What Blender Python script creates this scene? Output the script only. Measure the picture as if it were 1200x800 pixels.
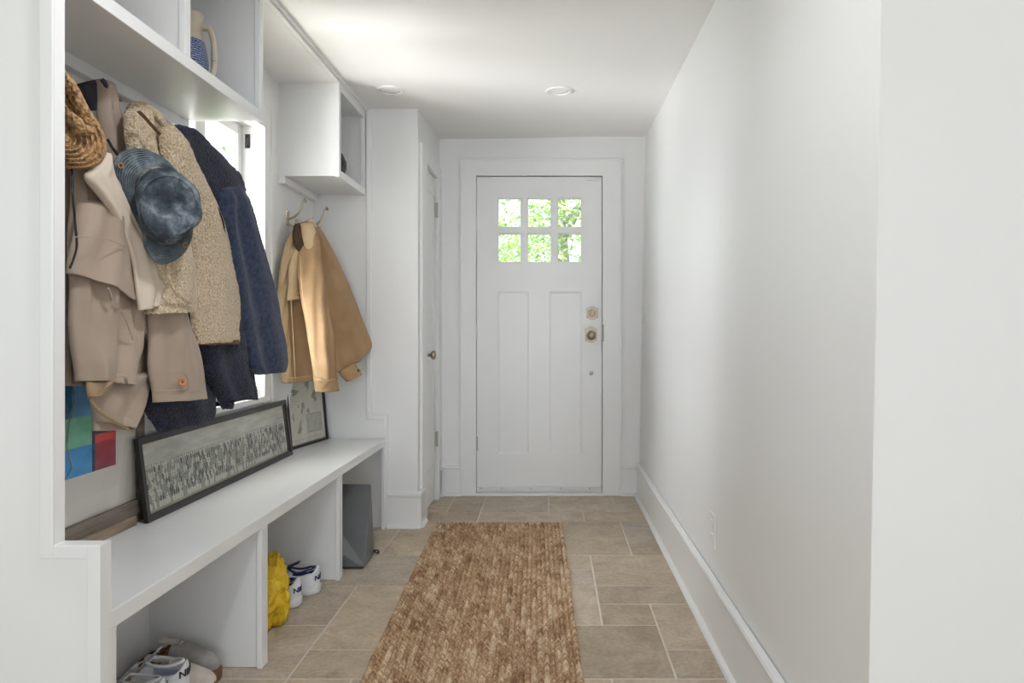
import bpy, bmesh, math, random
from mathutils import Vector, Matrix, noise
for o in list(bpy.data.objects): bpy.data.objects.remove(o, do_unlink=True)
S = bpy.context.scene
COL = S.collection
K = 1.0625            # metres of depth per working depth unit
H = 1.06              # camera height
PI = math.pi
random.seed(4)

# ------------------------------------------------------------------ camera, world, lights
cd = bpy.data.cameras.new('camera'); cam = bpy.data.objects.new('camera', cd); COL.objects.link(cam)
cam.location = (0, 0, H); cam.rotation_euler = (PI/2, 0, 0)
cd.sensor_width = 36; cd.lens = 25.5; cd.shift_x = -0.0375; cd.shift_y = -0.01333; cd.clip_start = .02
S.camera = cam
S.view_settings.view_transform = 'Standard'; S.view_settings.look = 'None'
S.view_settings.gamma = 1; S.view_settings.use_curve_mapping = False
S.view_settings.exposure = 0.12
w = bpy.data.worlds.new('world'); S.world = w; w.use_nodes = True
bg = w.node_tree.nodes['Background']; bg.inputs[0].default_value = (.83, .92, 1, 1); bg.inputs[1].default_value = 1.32
sd = bpy.data.lights.new('sun', 'SUN'); sd.energy = 7; sd.angle = .01; sd.color = (1, .95, .86)
sun = bpy.data.objects.new('sun', sd); COL.objects.link(sun)
sun.rotation_euler = Vector((-.14, -.75, .65)).to_track_quat('Z', 'Y').to_euler()
def area(name, loc, size, sy, power, color, target):
    d = bpy.data.lights.new(name, 'AREA'); d.shape = 'RECTANGLE'; d.size = size; d.size_y = sy; d.energy = power; d.color = color
    o = bpy.data.objects.new(name, d); COL.objects.link(o); o.location = loc
    o.rotation_euler = (Vector(loc)-Vector(target)).to_track_quat('Z', 'Y').to_euler(); return o

area('rear_window_daylight', (0.3, -11, 1.6), 5.5, 3.0, 115, (.76, .87, 1), (0.1, 3, 1.3))
area('side_window_daylight', (-3.2, 2.7, 1.7), 1.7, 1.8, 185, (.93, .965, 1), (.6, 2.75, 1.1))
area('room_fill_light', (-2.62, -.6, 1.35), 1.5, 1.4, 3, (.78, .89, 1), (1, 2.0, 1.3))  # added fill from the left for the right hall wall and ceiling
area('rear_fill_light', (.25, -3.55, 1.2), 2.6, 1.7, 15, (.90, .95, 1), (-.1, 3.0, 1.8)).data.spread = 1.9  # added fill set in the rear opening to brighten the hall
area('patio_bounce_light', (-3.1, 1.75, .25), 1.6, 1.2, 245, (.97, .98, 1), (-.2, 3.5, 2.1))
area('near_fill_light', (-.25, 1.3, 2.222), .12, .12, 12, (.94, .96, 1), (-.25, 1.3, 0)).data.shape = 'DISK'  # added fill lamp overhead, out of view, brightening the near hall
#@L
# ------------------------------------------------------------------ helpers
def V(X, Z, z): return Vector((X, K*Z, z))
def W(x, y, d):
    """a point seen at image (x, y): d < 0 is its X in metres, d > 0 its depth unit"""
    Z = d if d > 0 else d*800/(x-645)
    return V((x-645)*Z/800, Z, H-(y-384)*Z/800)
def link(name, me, mat, parent=None):
    o = bpy.data.objects.new(name, me); COL.objects.link(o)
    if mat and not me.materials: me.materials.append(mat)
    if parent: o.parent = parent; o.matrix_parent_inverse = Matrix.Translation(-parent.location) if parent.rotation_euler.z == 0 else parent_inv(parent)
    return o
def parent_inv(p):
    return (Matrix.Translation(p.location) @ p.rotation_euler.to_matrix().to_4x4()).inverted()
def thing(name, label, cat, loc=(0, 0, 0), group=None, kind=None):
    o = bpy.data.objects.new(name, None); COL.objects.link(o); o.empty_display_size = .05
    o.location = loc; tag(o, label, cat, group, kind); return o
def tag(o, label=None, cat=None, group=None, kind=None):
    if label: o['label'] = label
    if cat: o['category'] = cat
    if group: o['group'] = group
    if kind: o['kind'] = kind
    return o
def mesh(name, vs, fs, smooth=False, uvs=None, mats=None, fm=None):
    me = bpy.data.meshes.new(name); me.from_pydata([tuple(v) for v in vs], [], fs)
    if smooth: me.polygons.foreach_set('use_smooth', [True]*len(me.polygons))
    if uvs:
        L = me.uv_layers.new(name='UVMap')
        for p in me.polygons:
            for li, vi in zip(p.loop_indices, p.vertices): L.data[li].uv = uvs[vi]
    if mats:
        for m in mats: me.materials.append(m)
    if fm: me.polygons.foreach_set('material_index', fm)
    me.update(); return me
class MB:
    def __init__(s): s.bm = bmesh.new()
    def box(s, x0, x1, Z0, Z1, z0, z1, bev=0):
        return s.hexa([(x0,Z0),(x1,Z0),(x1,Z1),(x0,Z1)], z0, z1, bev)
    def hexa(s, q, z0, z1, bev=0):
        n = len(q)
        b = [s.bm.verts.new(V(x, Z, z0)) for x, Z in q]; t = [s.bm.verts.new(V(x, Z, z1)) for x, Z in q]
        fs = [s.bm.faces.new(b[::-1]), s.bm.faces.new(t)]
        for i in range(n): fs.append(s.bm.faces.new([b[i], b[(i+1) % n], t[(i+1) % n], t[i]]))
        if bev:
            es = {e for f in fs for e in f.edges}
            bmesh.ops.bevel(s.bm, geom=list(es), offset=bev, segments=2, affect='EDGES', profile=.5)
        return s
    def poly(s, pts, off):
        off = Vector(off); a = [s.bm.verts.new(p) for p in pts]; b = [s.bm.verts.new(Vector(p)+off) for p in pts]; n = len(a)
        s.bm.faces.new(a); s.bm.faces.new(b[::-1])
        for i in range(n): s.bm.faces.new([a[i], b[i], b[(i+1) % n], a[(i+1) % n]])
        return s
    def tube(s, pts, r, seg=10, flat=1):
        pts = [Vector(p) for p in pts]; rings = []
        for i, p in enumerate(pts):
            t = (pts[min(i+1, len(pts)-1)]-pts[max(i-1, 0)]).normalized()
            u = t.cross(Vector((0, 0, 1)));
            if u.length < .05: u = t.cross(Vector((1, 0, 0)))
            u.normalize(); v = t.cross(u); rr = r[i] if isinstance(r, (list, tuple)) else r
            rings.append([s.bm.verts.new(p+u*math.cos(2*PI*k/seg)*rr+v*math.sin(2*PI*k/seg)*rr*flat) for k in range(seg)])
        for a, b in zip(rings, rings[1:]):
            for k in range(seg): s.bm.faces.new([a[k], a[(k+1) % seg], b[(k+1) % seg], b[k]])
        s.bm.faces.new(rings[0][::-1]); s.bm.faces.new(rings[-1]); return s
    def lathe(s, base, axis, prof, seg=32):
        base = Vector(base); axis = Vector(axis).normalized(); u = axis.orthogonal().normalized(); v = axis.cross(u); rings = []
        for r, h in prof:
            if r < 1e-5: rings.append([s.bm.verts.new(base+axis*h)])
            else: rings.append([s.bm.verts.new(base+axis*h+(u*math.cos(2*PI*k/seg)+v*math.sin(2*PI*k/seg))*r) for k in range(seg)])
        for a, b in zip(rings, rings[1:]):
            for k in range(seg):
                k2 = (k+1) % seg
                if len(a) == 1 and len(b) == 1: continue
                if len(a) == 1: s.bm.faces.new([a[0], b[k2], b[k]])
                elif len(b) == 1: s.bm.faces.new([a[k], a[k2], b[0]])
                else: s.bm.faces.new([a[k], a[k2], b[k2], b[k]])
        return s
    def build(s, name, mat, parent=None, smooth=False):
        bmesh.ops.recalc_face_normals(s.bm, faces=s.bm.faces)
        me = bpy.data.meshes.new(name); s.bm.to_mesh(me); s.bm.free()
        if smooth:
            me.polygons.foreach_set('use_smooth', [True]*len(me.polygons))
            me.set_sharp_from_angle(angle=.7)
        return link(name, me, mat, parent)
def struct(name, mb, mat, parent=None, smooth=False):
    o = mb.build(name, mat, parent, smooth)
    if not parent: o['kind'] = 'structure'
    return o
def cr(ps, n):
    """Catmull-Rom through tuples"""
    out = []; m = len(ps)
    for i in range(m-1):
        p0, p1, p2, p3 = ps[max(i-1, 0)], ps[i], ps[i+1], ps[min(i+2, m-1)]
        for k in range(n):
            t = k/n
            out.append(tuple(.5*(2*b+(c-a)*t+(2*a-5*b+4*c-d)*t*t+(-a+3*b-3*c+d)*t**3) for a, b, c, d in zip(p0, p1, p2, p3)))
    out.append(tuple(ps[-1])); return out
def loft(name, rows, mat, parent, t=.03, d=None, folds=(), nz=.004, nsc=9, sub=7, seg=40, ef=.8, back=.5, fuzz=0, hollow=True, seed=0, edge=0):
    """cloth panel or sleeve: rows (xl,yl,xr,yr[,dl,dr]) down the garment, filled to a closed body of thickness t"""
    rs = []
    for r in rows:
        dl, dr = (r[4], r[5]) if len(r) > 4 else (d if not isinstance(d, tuple) else d[0], d if not isinstance(d, tuple) else d[1])
        L = W(r[0], r[1], dl); R = W(r[2], r[3], dr); tt = r[6] if len(r) > 6 else t
        rs.append((*L, *R, tt))
    rs = cr(rs, sub); vs = []; fs = []; uvs = []; n = len(rs)
    off = Vector((seed*3.1, seed*1.7, seed))
    for i, r in enumerate(rs):
        L = Vector(r[:3]); R = Vector(r[3:6]); tt = r[6]; c = (L+R)/2; a = (R-L)/2
        nn = Vector((a.y, -a.x, 0)); nn = nn.normalized() if nn.length > 1e-6 else Vector((1, 0, 0))
        if nn.dot(Vector((1, -1.2, 0))) < 0: nn = -nn
        v = i/(n-1); taper = min(1, (v+.02)*9)**.5 if v < .1 else 1
        for k in range(seg):
            th = 2*PI*k/seg; cx = math.cos(th); sy = math.sin(th)
            px = math.copysign(abs(cx)**ef, cx); py = math.copysign(abs(sy)**.9, sy)
            front = sy >= 0
            p = c + a*px + nn*(py*tt*taper*(1 if front else back))
            s = px
            f = 0
            for (fa, fk, fp, fs_) in folds: f += fa*math.sin(fk*s+fp+fs_*v)
            amp = (1-abs(px)**4)
            p += nn*(f*amp*(1 if front else -.3))*min(1, v*5+.1)
            q = (p+off)*nsc
            p += nn*noise.noise(q)*nz + Vector((0, 0, 1))*noise.noise(q+Vector((5, 5, 5)))*nz*.5
            if fuzz: p += Vector((noise.noise(p*160), noise.noise(p*160+Vector((9, 0, 0))), noise.noise(p*160+Vector((0, 9, 0)))))*fuzz
            vs.append(p); uvs.append((k/seg, v))
    for i in range(n-1):
        for k in range(seg):
            k2 = (k+1) % seg; fs.append((i*seg+k, i*seg+k2, (i+1)*seg+k2, (i+1)*seg+k))
    # ends: fold the hem inwards, then close further up
    def close(i0, dirz):
        c = sum((vs[i0*seg+k] for k in range(seg)), Vector())/seg; b0 = i0*seg
        prev = b0
        for sc, dz in ((.93, 0), (.8, .025)):
            st = len(vs)
            for k in range(seg):
                p = vs[b0+k]; vs.append(c+(p-c)*sc+Vector((0, 0, dirz*dz*(1 if hollow else .1)))); uvs.append((k/seg, 1))
            for k in range(seg):
                k2 = (k+1) % seg; f = (prev+k, prev+k2, st+k2, st+k); fs.append(f if i0 else f[::-1])
            prev = st
        fs.append(tuple(prev+k for k in range(seg)) if i0 else tuple(prev+seg-1-k for k in range(seg)))
    close(n-1, 1); close(0, -.2)
    return link(name, mesh(name, vs, fs, True, uvs), mat, parent)
def ringsolid(name, rings, mat, parent, sub=4, cap=True, nz=0, nsc=12, capfirst=True):
    """rings of equal point count joined into a closed surface"""
    n = len(rings[0]); flat = [tuple(c for p in r for c in p) for r in rings]
    R = cr(flat, sub); vs = []; uvs = []
    for i, r in enumerate(R):
        for k in range(n):
            p = Vector(r[3*k:3*k+3]); 
            if nz: p += Vector((noise.noise(p*nsc), noise.noise(p*nsc+Vector((7, 0, 0))), noise.noise(p*nsc+Vector((0, 7, 0)))))*nz
            vs.append(p); uvs.append((k/n, i/(len(R)-1)))
    fs = [(i*n+k, i*n+(k+1) % n, (i+1)*n+(k+1) % n, (i+1)*n+k) for i in range(len(R)-1) for k in range(n)]
    if cap:
        fs.append(tuple((len(R)-1)*n+k for k in range(n)))
        if capfirst: fs.append(tuple(n-1-k for k in range(n)))
    me = mesh(name, vs, fs, True, uvs)
    bm = bmesh.new(); bm.from_mesh(me); bmesh.ops.recalc_face_normals(bm, faces=bm.faces); bm.to_mesh(me); bm.free()
    return link(name, me, mat, parent)
def closed(pts, n):
    """resample a closed outline to n points on a smooth loop"""
    m = len(pts); q = []
    for i in range(m):
        p0, p1, p2, p3 = pts[i-1], pts[i], pts[(i+1) % m], pts[(i+2) % m]
        for k in range(8):
            t = k/8; q.append(tuple(.5*(2*b+(c-a)*t+(2*a-5*b+4*c-d)*t*t+(-a+3*b-3*c+d)*t**3) for a, b, c, d in zip(p0, p1, p2, p3)))
    L = [0]
    for i in range(len(q)): L.append(L[-1]+math.dist(q[i], q[(i+1) % len(q)]))
    out = []; j = 0
    for k in range(n):
        s = L[-1]*k/n
        while L[j+1] < s: j += 1
        f = (s-L[j])/(L[j+1]-L[j]+1e-9); a, b = q[j], q[(j+1) % len(q)]
        out.append(tuple(u+(v-u)*f for u, v in zip(a, b)))
    return out

# ------------------------------------------------------------------ materials
def mat(name, color, rough=.6, metal=0, spec=.5, sheen=0):
    m = bpy.data.materials.new(name); m.use_nodes = True; b = m.node_tree.nodes['Principled BSDF']
    b.inputs['Base Color'].default_value = (*color, 1); b.inputs['Roughness'].default_value = rough; b.inputs['Metallic'].default_value = metal
    b.inputs['Specular IOR Level'].default_value = spec
    if sheen: b.inputs['Sheen Weight'].default_value = sheen
    m.diffuse_color = (*color, 1); return m
def N(m, t, **kw):
    n = m.node_tree.nodes.new(t)
    for k, v in kw.items():
        if k in n.inputs: n.inputs[k].default_value = v
        else: setattr(n, k, v)
    return n
def L(m, a, b): m.node_tree.links.new(a, b)
def P(m): return m.node_tree.nodes['Principled BSDF']
def varied(name, c1, c2, scale, rough=.7, bump=.3, bscale=None, dist=.002, metal=0, coord='Object', detail=4, spec=.5, stretch=None, sheen=0, bt='noise', lo=.3, hi=.7):
    m = mat(name, c1, rough, metal, spec, sheen); tc = N(m, 'ShaderNodeTexCoord')
    src = tc.outputs[coord]
    if stretch:
        mp = N(m, 'ShaderNodeMapping'); mp.inputs['Scale'].default_value = stretch; L(m, src, mp.inputs['Vector']); src = mp.outputs[0]
    no = N(m, 'ShaderNodeTexNoise', Scale=scale, Detail=detail); L(m, src, no.inputs['Vector'])
    r = N(m, 'ShaderNodeValToRGB'); r.color_ramp.elements[0].color = (*c1, 1); r.color_ramp.elements[1].color = (*c2, 1)
    r.color_ramp.elements[0].position = lo; r.color_ramp.elements[1].position = hi
    L(m, no.outputs['Fac'], r.inputs[0]); L(m, r.outputs[0], P(m).inputs['Base Color'])
    if bump:
        if bt == 'voronoi': b2 = N(m, 'ShaderNodeTexVoronoi', Scale=bscale or scale*4); o = b2.outputs['Distance']
        else: b2 = N(m, 'ShaderNodeTexNoise', Scale=bscale or scale*4, Detail=3); o = b2.outputs['Fac']
        L(m, src, b2.inputs['Vector'])
        bp = N(m, 'ShaderNodeBump', Strength=bump, Distance=dist); L(m, o, bp.inputs['Height']); L(m, bp.outputs[0], P(m).inputs['Normal'])
        m['h'] = 1
    return m
WALL = varied('wall_paint', (.815, .812, .80), (.84, .837, .825), 1.5, .45, .05, 60, .001)
CEIL = varied("ceiling_paint", (.90, .885, .87), (.92, .905, .89), 1.2, .6, .04, 50, .001)
TRIM = varied('trim_paint', (.815, .812, .80), (.84, .837, .825), 2.5, .33, .03, 30, .001)
CAB = varied('cabinet_paint', (.79, .792, .785), (.82, .822, .815), 3, .3, .03, 25, .001)
NICKEL = mat('aged_nickel', (.34, .29, .225), .42, 1)
STEEL = mat('hinge_steel', (.45, .44, .42), .35, 1)
DARKGAP = mat('weatherstrip', (.08, .075, .07), .8)
GLASS = bpy.data.materials.new('window_glass'); GLASS.use_nodes = True
nt = GLASS.node_tree; nt.nodes.clear(); out = nt.nodes.new('ShaderNodeOutputMaterial'); mx = nt.nodes.new('ShaderNodeMixShader')
tr = nt.nodes.new('ShaderNodeBsdfTransparent'); gl = nt.nodes.new('ShaderNodeBsdfGlossy'); gl.inputs['Roughness'].default_value = .02
fr = nt.nodes.new('ShaderNodeLayerWeight'); fr.inputs[0].default_value = .12
pw = nt.nodes.new('ShaderNodeMath'); pw.operation = 'MULTIPLY'; pw.inputs[1].default_value = .25; nt.links.new(fr.outputs['Facing'], pw.inputs[0])
nt.links.new(pw.outputs[0], mx.inputs[0]); nt.links.new(tr.outputs[0], mx.inputs[1]); nt.links.new(gl.outputs[0], mx.inputs[2]); nt.links.new(mx.outputs[0], out.inputs[0])
BLACKF = mat('black_frame_paint', (.022, .02, .02), .35)

# ------------------------------------------------------------------ room shell
def xr(z): return .56+.0193*z                                   # the right wall leans a little
XB = -1.262; ZE = 3.63; ZD = 4.33; XC = -.705; ZR = 1.22
def sst(t): t = max(0, min(1, t)); return t*t*(3-2*t)
def CE(x, Z=3.0):
    a = sst((x+.8)/1.3); b_ = sst((Z-3.55)/.75)
    return (2.222+(2.256-2.222)*a)*(1-b_)+(2.257+(2.272-2.257)*a)*b_
def ceilmesh():
    vs = []; fs = []; nx, nz = 36, 60; xs = [-2.6+4.9*i/nx for i in range(nx+1)]; zs = [-3.5+8.0*j/nz for j in range(nz+1)]
    for zz in (0, 1):
        for Z in zs:
            for x in xs: vs.append(V(x, Z, 2.45 if zz else CE(x, Z)))
    m_ = (nx+1)*(nz+1); w_ = nx+1
    for j in range(nz):
        for i in range(nx):
            a = j*w_+i; fs.append((a, a+w_, a+w_+1, a+1)); fs.append((m_+a, m_+a+1, m_+a+w_+1, m_+a+w_))
    ed = [j*w_ for j in range(nz+1)]+[nz*w_+i for i in range(1, w_)]+[j*w_+nx for j in range(nz-1, -1, -1)]+[i for i in range(nx-1, 0, -1)]
    for k in range(len(ed)): a, c = ed[k], ed[(k+1) % len(ed)]; fs.append((a, c, c+m_, a+m_))
    return mesh('ceiling', vs, fs, True)
tag(link('ceiling', ceilmesh(), CEIL), kind='structure')
# right wall of the hall, with lean, and the wall facing the camera
b = MB()
def lean(b, p):  # p: list of 8 (x,Z,z)
    vv = [b.bm.verts.new(V(*q)) for q in p]
    for f in ((0, 1, 2, 3), (7, 6, 5, 4), (0, 4, 5, 1), (1, 5, 6, 2), (2, 6, 7, 3), (3, 7, 4, 0)): b.bm.faces.new([vv[i] for i in f])
lean(b, [(xr(0), ZR, -.05), (xr(0), 4.45, -.05), (xr(2.3), 4.45, 2.32), (xr(2.3), ZR, 2.32), (.75, ZR, -.05), (.75, 4.45, -.05), (.75, 4.45, 2.32), (.75, ZR, 2.32)])
struct('wall_right', b, WALL)
b = MB(); lean(b, [(xr(0)+.001, ZR-.001, -.05), (xr(0)+.001, ZR+.1, -.05), (xr(2.3)+.001, ZR+.1, 2.32), (xr(2.3)+.001, ZR-.001, 2.32), (2.25, ZR-.001, -.05), (2.25, ZR+.1, -.05), (2.25, ZR+.1, 2.32), (2.25, ZR-.001, 2.32)])
struct('wall_front_right', b, WALL)
# left wall with its window opening
WZ0, WZ1, Wz0, Wz1 = 2.25, 2.967, .762, 1.935
b = MB()
b.box(-1.40, XB, 1.30, WZ0, -.05, 2.3); b.box(-1.40, XB, WZ1, 4.45, -.05, 2.3); b.box(-1.40, XB, WZ0, WZ1, -.05, Wz0); b.box(-1.40, XB, WZ0, WZ1, Wz1, 2.3)
struct('wall_left', b, WALL)
# closet block: end wall of the bench bay and the side wall with the narrow door
CZ0, CZ1, Cz = 3.835, 4.215, 1.98
b = MB(); b.box(XB, XC, ZE, ZE+.06, 0, 2.26); b.box(XC-.09, XC, ZE+.06, CZ0, 0, 2.26); b.box(XC-.09, XC, CZ1, ZD, 0, 2.26); b.box(XC-.09, XC, CZ0, CZ1, Cz, 2.26)
struct('wall_closet', b, WALL)
# door wall
def dx(x): return (x-645)*ZD/800
def dz(y): return H-(y-384)*ZD/800
DX0, DX1, Dz1, Dz0 = dx(557.5), dx(706.8), dz(205.5), dz(577)
b = MB(); b.box(XC-.05, DX0, ZD, ZD+.12, 0, 2.3); b.box(DX1, .66, ZD, ZD+.12, 0, 2.3); b.box(DX0, DX1, ZD, ZD+.12, Dz1, 2.3)
struct('wall_back', b, WALL)
# near panel facing the camera at left, stepping out at bench height
STEP0, STEP1 = .63, .595
b = MB(); pts = [(-2.6, -.05), (-.889, -.05), (-.889, STEP0), (-.983, STEP0), (-.983, 2.3), (-2.6, 2.3)]
b.poly([V(x, 1.352, z) for x, z in pts], (0, .030*K, 0)); 
# raised flat edge band following the step
def band(b, pts, wd, Z, th, side=-1):
    for (x0, z0), (x1, z1) in zip(pts, pts[1:]):
        if abs(x0-x1) < 1e-6: b.box(min(x0, x0+side*wd), max(x0, x0+side*wd), Z-th, Z, min(z0, z1)-(wd if z0 > z1 or z1 > z0 else 0)*0, max(z0, z1), .0015)
        else: b.box(min(x0, x1), max(x0, x1), Z-th, Z, z0-wd, z0, .0015)
struct('wall_front_left', b, TRIM)
b = MB(); band(b, [(-.983, 2.2), (-.983, STEP0-.026), ], .026, 1.352, .0045)
b.box(-.983+.0, -.889-.026, 1.3475, 1.352, STEP0-.026, STEP0, .0015); b.box(-.889-.026, -.889, 1.3475, 1.352, 0, STEP0, .0015)
struct('trim_1', b, TRIM)
# the same band on the end wall of the bench bay
b = MB(); b.box(-.975, -.950, ZE-.012, ZE, STEP1-.02, 2.21, .002); b.box(-.95, -.885, ZE-.012, ZE, STEP1-.02, STEP1+.005, .002); b.box(-.885, -.862, ZE-.012, ZE, 0, STEP1+.005, .002)
struct('trim_2', b, TRIM)
# near room around the camera
b = MB(); b.box(-2.6, -2.5, -3.5/K, -1.3, -.05, 2.3); b.box(-2.6, -2.5, .1, 1.36, -.05, 2.3); b.box(-2.6, -2.5, -1.3, .1, -.05, .7); b.box(-2.6, -2.5, -1.3, .1, 2.05, 2.3); struct('wall_room_left', b, WALL)  # opening added so the left fill light can enter
b = MB(); b.box(2.2, 2.3, -3.5/K, -2.1, -.05, 2.3); b.box(2.2, 2.3, -.2, 1.3, -.05, 2.3); b.box(2.2, 2.3, -2.1, -.2, -.05, .5); b.box(2.2, 2.3, -2.1, -.2, 2.15, 2.3); struct('wall_room_right', b, WALL)
b = MB(); b.box(-2.6, -1.35, -3.5/K-.1, -3.5/K, -.05, 2.3); b.box(1.9, 2.3, -3.5/K-.1, -3.5/K, -.05, 2.3); b.box(-1.35, 1.9, -3.5/K-.1, -3.5/K, -.05, .25); struct('wall_room_rear', b, WALL)

# baseboards with cap and shoe moulding
def baseboard(name, a, bb, nrm, h, th=.016, lean_=0, shoe=True):
    """a, bb: (X,Z) run on the wall face; nrm: into the room"""
    a = Vector(V(a[0], a[1], 0)); bb = Vector(V(bb[0], bb[1], 0)); n = Vector((nrm[0], nrm[1], 0)).normalized()
    prof = [(0, 0), (th+.017, 0), (th+.017, .004), (th+.013, .013), (th+.004, .018), (th, .019)] if shoe else [(0, 0), (th, 0)]
    prof += [(th, h-.022), (th+.006, h-.018), (th+.007, h-.008), (th+.003, h-.001), (0, h)]
    vs = []; m = len(prof)
    for p in (a, bb):
        for o, z in prof: vs.append(p+n*o+Vector((0, 0, z)))
    fs = [(i, (i+1) % m, m+(i+1) % m, m+i) for i in range(m)]+[tuple(range(m))[::-1], tuple(m+i for i in range(m))]
    me = mesh(name, vs, fs); bm = bmesh.new(); bm.from_mesh(me); bmesh.ops.recalc_face_normals(bm, faces=bm.faces); bm.to_mesh(me); bm.free()
    return tag(link(name, me, TRIM), kind='structure')
baseboard('baseboard_right', (xr(.1)-.001, ZR), (xr(.1)-.001, ZD), (-1, 0), .213)
baseboard('baseboard_back_right', (dx(727), ZD), (xr(.1), ZD), (0, -1), .19)
baseboard('baseboard_back_left', (XC, ZD), (dx(541), ZD), (0, -1), .19)
baseboard('baseboard_closet_end', (-.862, ZE), (XC+.02, ZE), (0, -1), .185)
baseboard('baseboard_closet_side', (XC, ZE-.01), (XC, ZE+.12), (1, 0), .185)
baseboard('baseboard_closet_far', (XC, CZ1+.07), (XC, ZD), (1, 0), .185)

# tiled stone floor: grout bed with separate low stones
def tile_layout():
    fixed = [(0,0,2,1),(0,1,2,2),(-2,0,2,2),(-1,2,1,1),(-3,2,2,2),(-1,3,3,1),(-1,4,3,2),(0,6,2,1),(0,7,2,2),(-3,6,3,3),(-1,9,3,1),(-4,9,3,1),(-2,10,3,1),(1,10,1,1),
             (-8,0,2,2),(-8,2,2,2),(-6,0,2,1),(-6,1,2,3),(-7,4,3,2),(-6,6,2,2),(-8,6,2,2),(-4,10,2,2),(-2,11,2,1),(0,11,2,2),(-7,9,3,1)]
    occ = {}; out = []
    I0, I1, J0, J1 = -15, 9, -30, 14
    for t in fixed:
        for i in range(t[0], t[0]+t[2]):
            for j in range(t[1], t[1]+t[3]):
                assert (i, j) not in occ, (t, i, j)
                occ[i, j] = 1
        out.append(t)
    rnd = random.Random(7)
    for j in range(J0, J1):
        for i in range(I0, I1):
            if (i, j) in occ: continue
            ch = [(2,2),(3,2),(2,1),(1,1),(2,3),(3,1)]; rnd.shuffle(ch); ch.append((1,1))
            for w_, h_ in ch:
                cells = [(i+a, j+c) for a in range(w_) for c in range(h_)]
                if all(c not in occ for c in cells):
                    for c in cells: occ[c] = 1
                    out.append((i, j, w_, h_)); break
    return out
def floor():
    vs = []; fs = []; cols = []; g = .0036; rnd = random.Random(3)
    def quadbox(x0, x1, Z0, Z1):
        b0 = len(vs); e = .0025; z0, z1 = -.004, 0
        for (xx0, xx1, ZZ0, ZZ1, zz) in ((x0, x1, Z0, Z1, z0), (x0, x1, Z0, Z1, z1-.001), (x0+e, x1-e, Z0+e, Z1-e, z1)):
            vs.extend([V(xx0, ZZ0, zz), V(xx1, ZZ0, zz), V(xx1, ZZ1, zz), V(xx0, ZZ1, zz)])
        for r in (0, 4):
            for k in range(4): fs.append((b0+r+k, b0+r+(k+1) % 4, b0+r+4+(k+1) % 4, b0+r+4+k))
        fs.append((b0+8, b0+9, b0+10, b0+11)); return 9
    c0 = []
    for (i, j, w_, h_) in tile_layout():
        x0 = .381+.196*i; Z0 = 2.065+.1865*j
        n = quadbox(x0+g, x0+.196*w_-g, Z0+g, Z0+.1865*h_-g)
        v = rnd.random(); h = rnd.random(); cols += [(v, h, rnd.random())]*n
    me = mesh('floor', vs, fs); at = me.color_attributes.new('stone', 'FLOAT_COLOR', 'CORNER')
    for p in me.polygons:
        for li in p.loop_indices: at.data[li].color = (*cols[p.index], 1)
    return me
m = mat('stone_tile', (.4, .33, .26), .5); at = N(m, 'ShaderNodeVertexColor', layer_name='stone'); sp = N(m, 'ShaderNodeSeparateColor'); L(m, at.outputs[0], sp.inputs[0])
tc = N(m, 'ShaderNodeTexCoord'); ad = N(m, 'ShaderNodeVectorMath', operation='MULTIPLY_ADD'); L(m, at.outputs[0], ad.inputs[0]); ad.inputs[1].default_value = (9, 9, 9); L(m, tc.outputs['Object'], ad.inputs[2])
n1 = N(m, 'ShaderNodeTexNoise', Scale=5.0, Detail=8, Roughness=.65, Distortion=1.2); L(m, ad.outputs[0], n1.inputs['Vector'])
r1 = N(m, 'ShaderNodeValToRGB'); e = r1.color_ramp.elements; e[0].position = .28; e[0].color = (.34, .265, .185, 1); e[1].position = .75; e[1].color = (.60, .50, .375, 1)
e.new(.5).color = (.475, .38, .275, 1); L(m, n1.outputs['Fac'], r1.inputs[0])
hs = N(m, 'ShaderNodeHueSaturation'); mr = N(m, 'ShaderNodeMapRange'); mr.inputs['To Min'].default_value = .80; mr.inputs['To Max'].default_value = 1.16; L(m, sp.outputs[0], mr.inputs[0]); L(m, mr.outputs[0], hs.inputs['Value'])
mr2 = N(m, 'ShaderNodeMapRange'); mr2.inputs['To Min'].default_value = .75; mr2.inputs['To Max'].default_value = 1.05; L(m, sp.outputs[1], mr2.inputs[0]); L(m, mr2.outputs[0], hs.inputs['Saturation'])
L(m, r1.outputs[0], hs.inputs['Color']); n2 = N(m, 'ShaderNodeTexNoise', Scale=60.0, Detail=5); L(m, tc.outputs['Object'], n2.inputs['Vector'])
mxx = N(m, 'ShaderNodeMix', data_type='RGBA', blend_type='OVERLAY'); mxx.inputs[0].default_value = .35; L(m, hs.outputs[0], mxx.inputs[6]); L(m, n2.outputs['Fac'], mxx.inputs[7]); L(m, mxx.outputs[2], P(m).inputs['Base Color'])
bp = N(m, 'ShaderNodeBump', Strength=.35, Distance=.003); L(m, n1.outputs['Fac'], bp.inputs['Height']); bp2 = N(m, 'ShaderNodeBump', Strength=.2, Distance=.001); L(m, n2.outputs['Fac'], bp2.inputs['Height']); L(m, bp.outputs[0], bp2.inputs['Normal']); L(m, bp2.outputs[0], P(m).inputs['Normal'])
STONE = m
GROUT = varied('grout', (.62, .56, .48), (.72, .66, .58), 20, .9, .4, 200, .001)
fl = tag(link('floor', floor(), STONE), kind='structure')
b = MB(); b.box(-2.7, 2.3, -3.7/K, 4.45, -.08, -.0018); b.build('grout', GROUT, fl)

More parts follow.
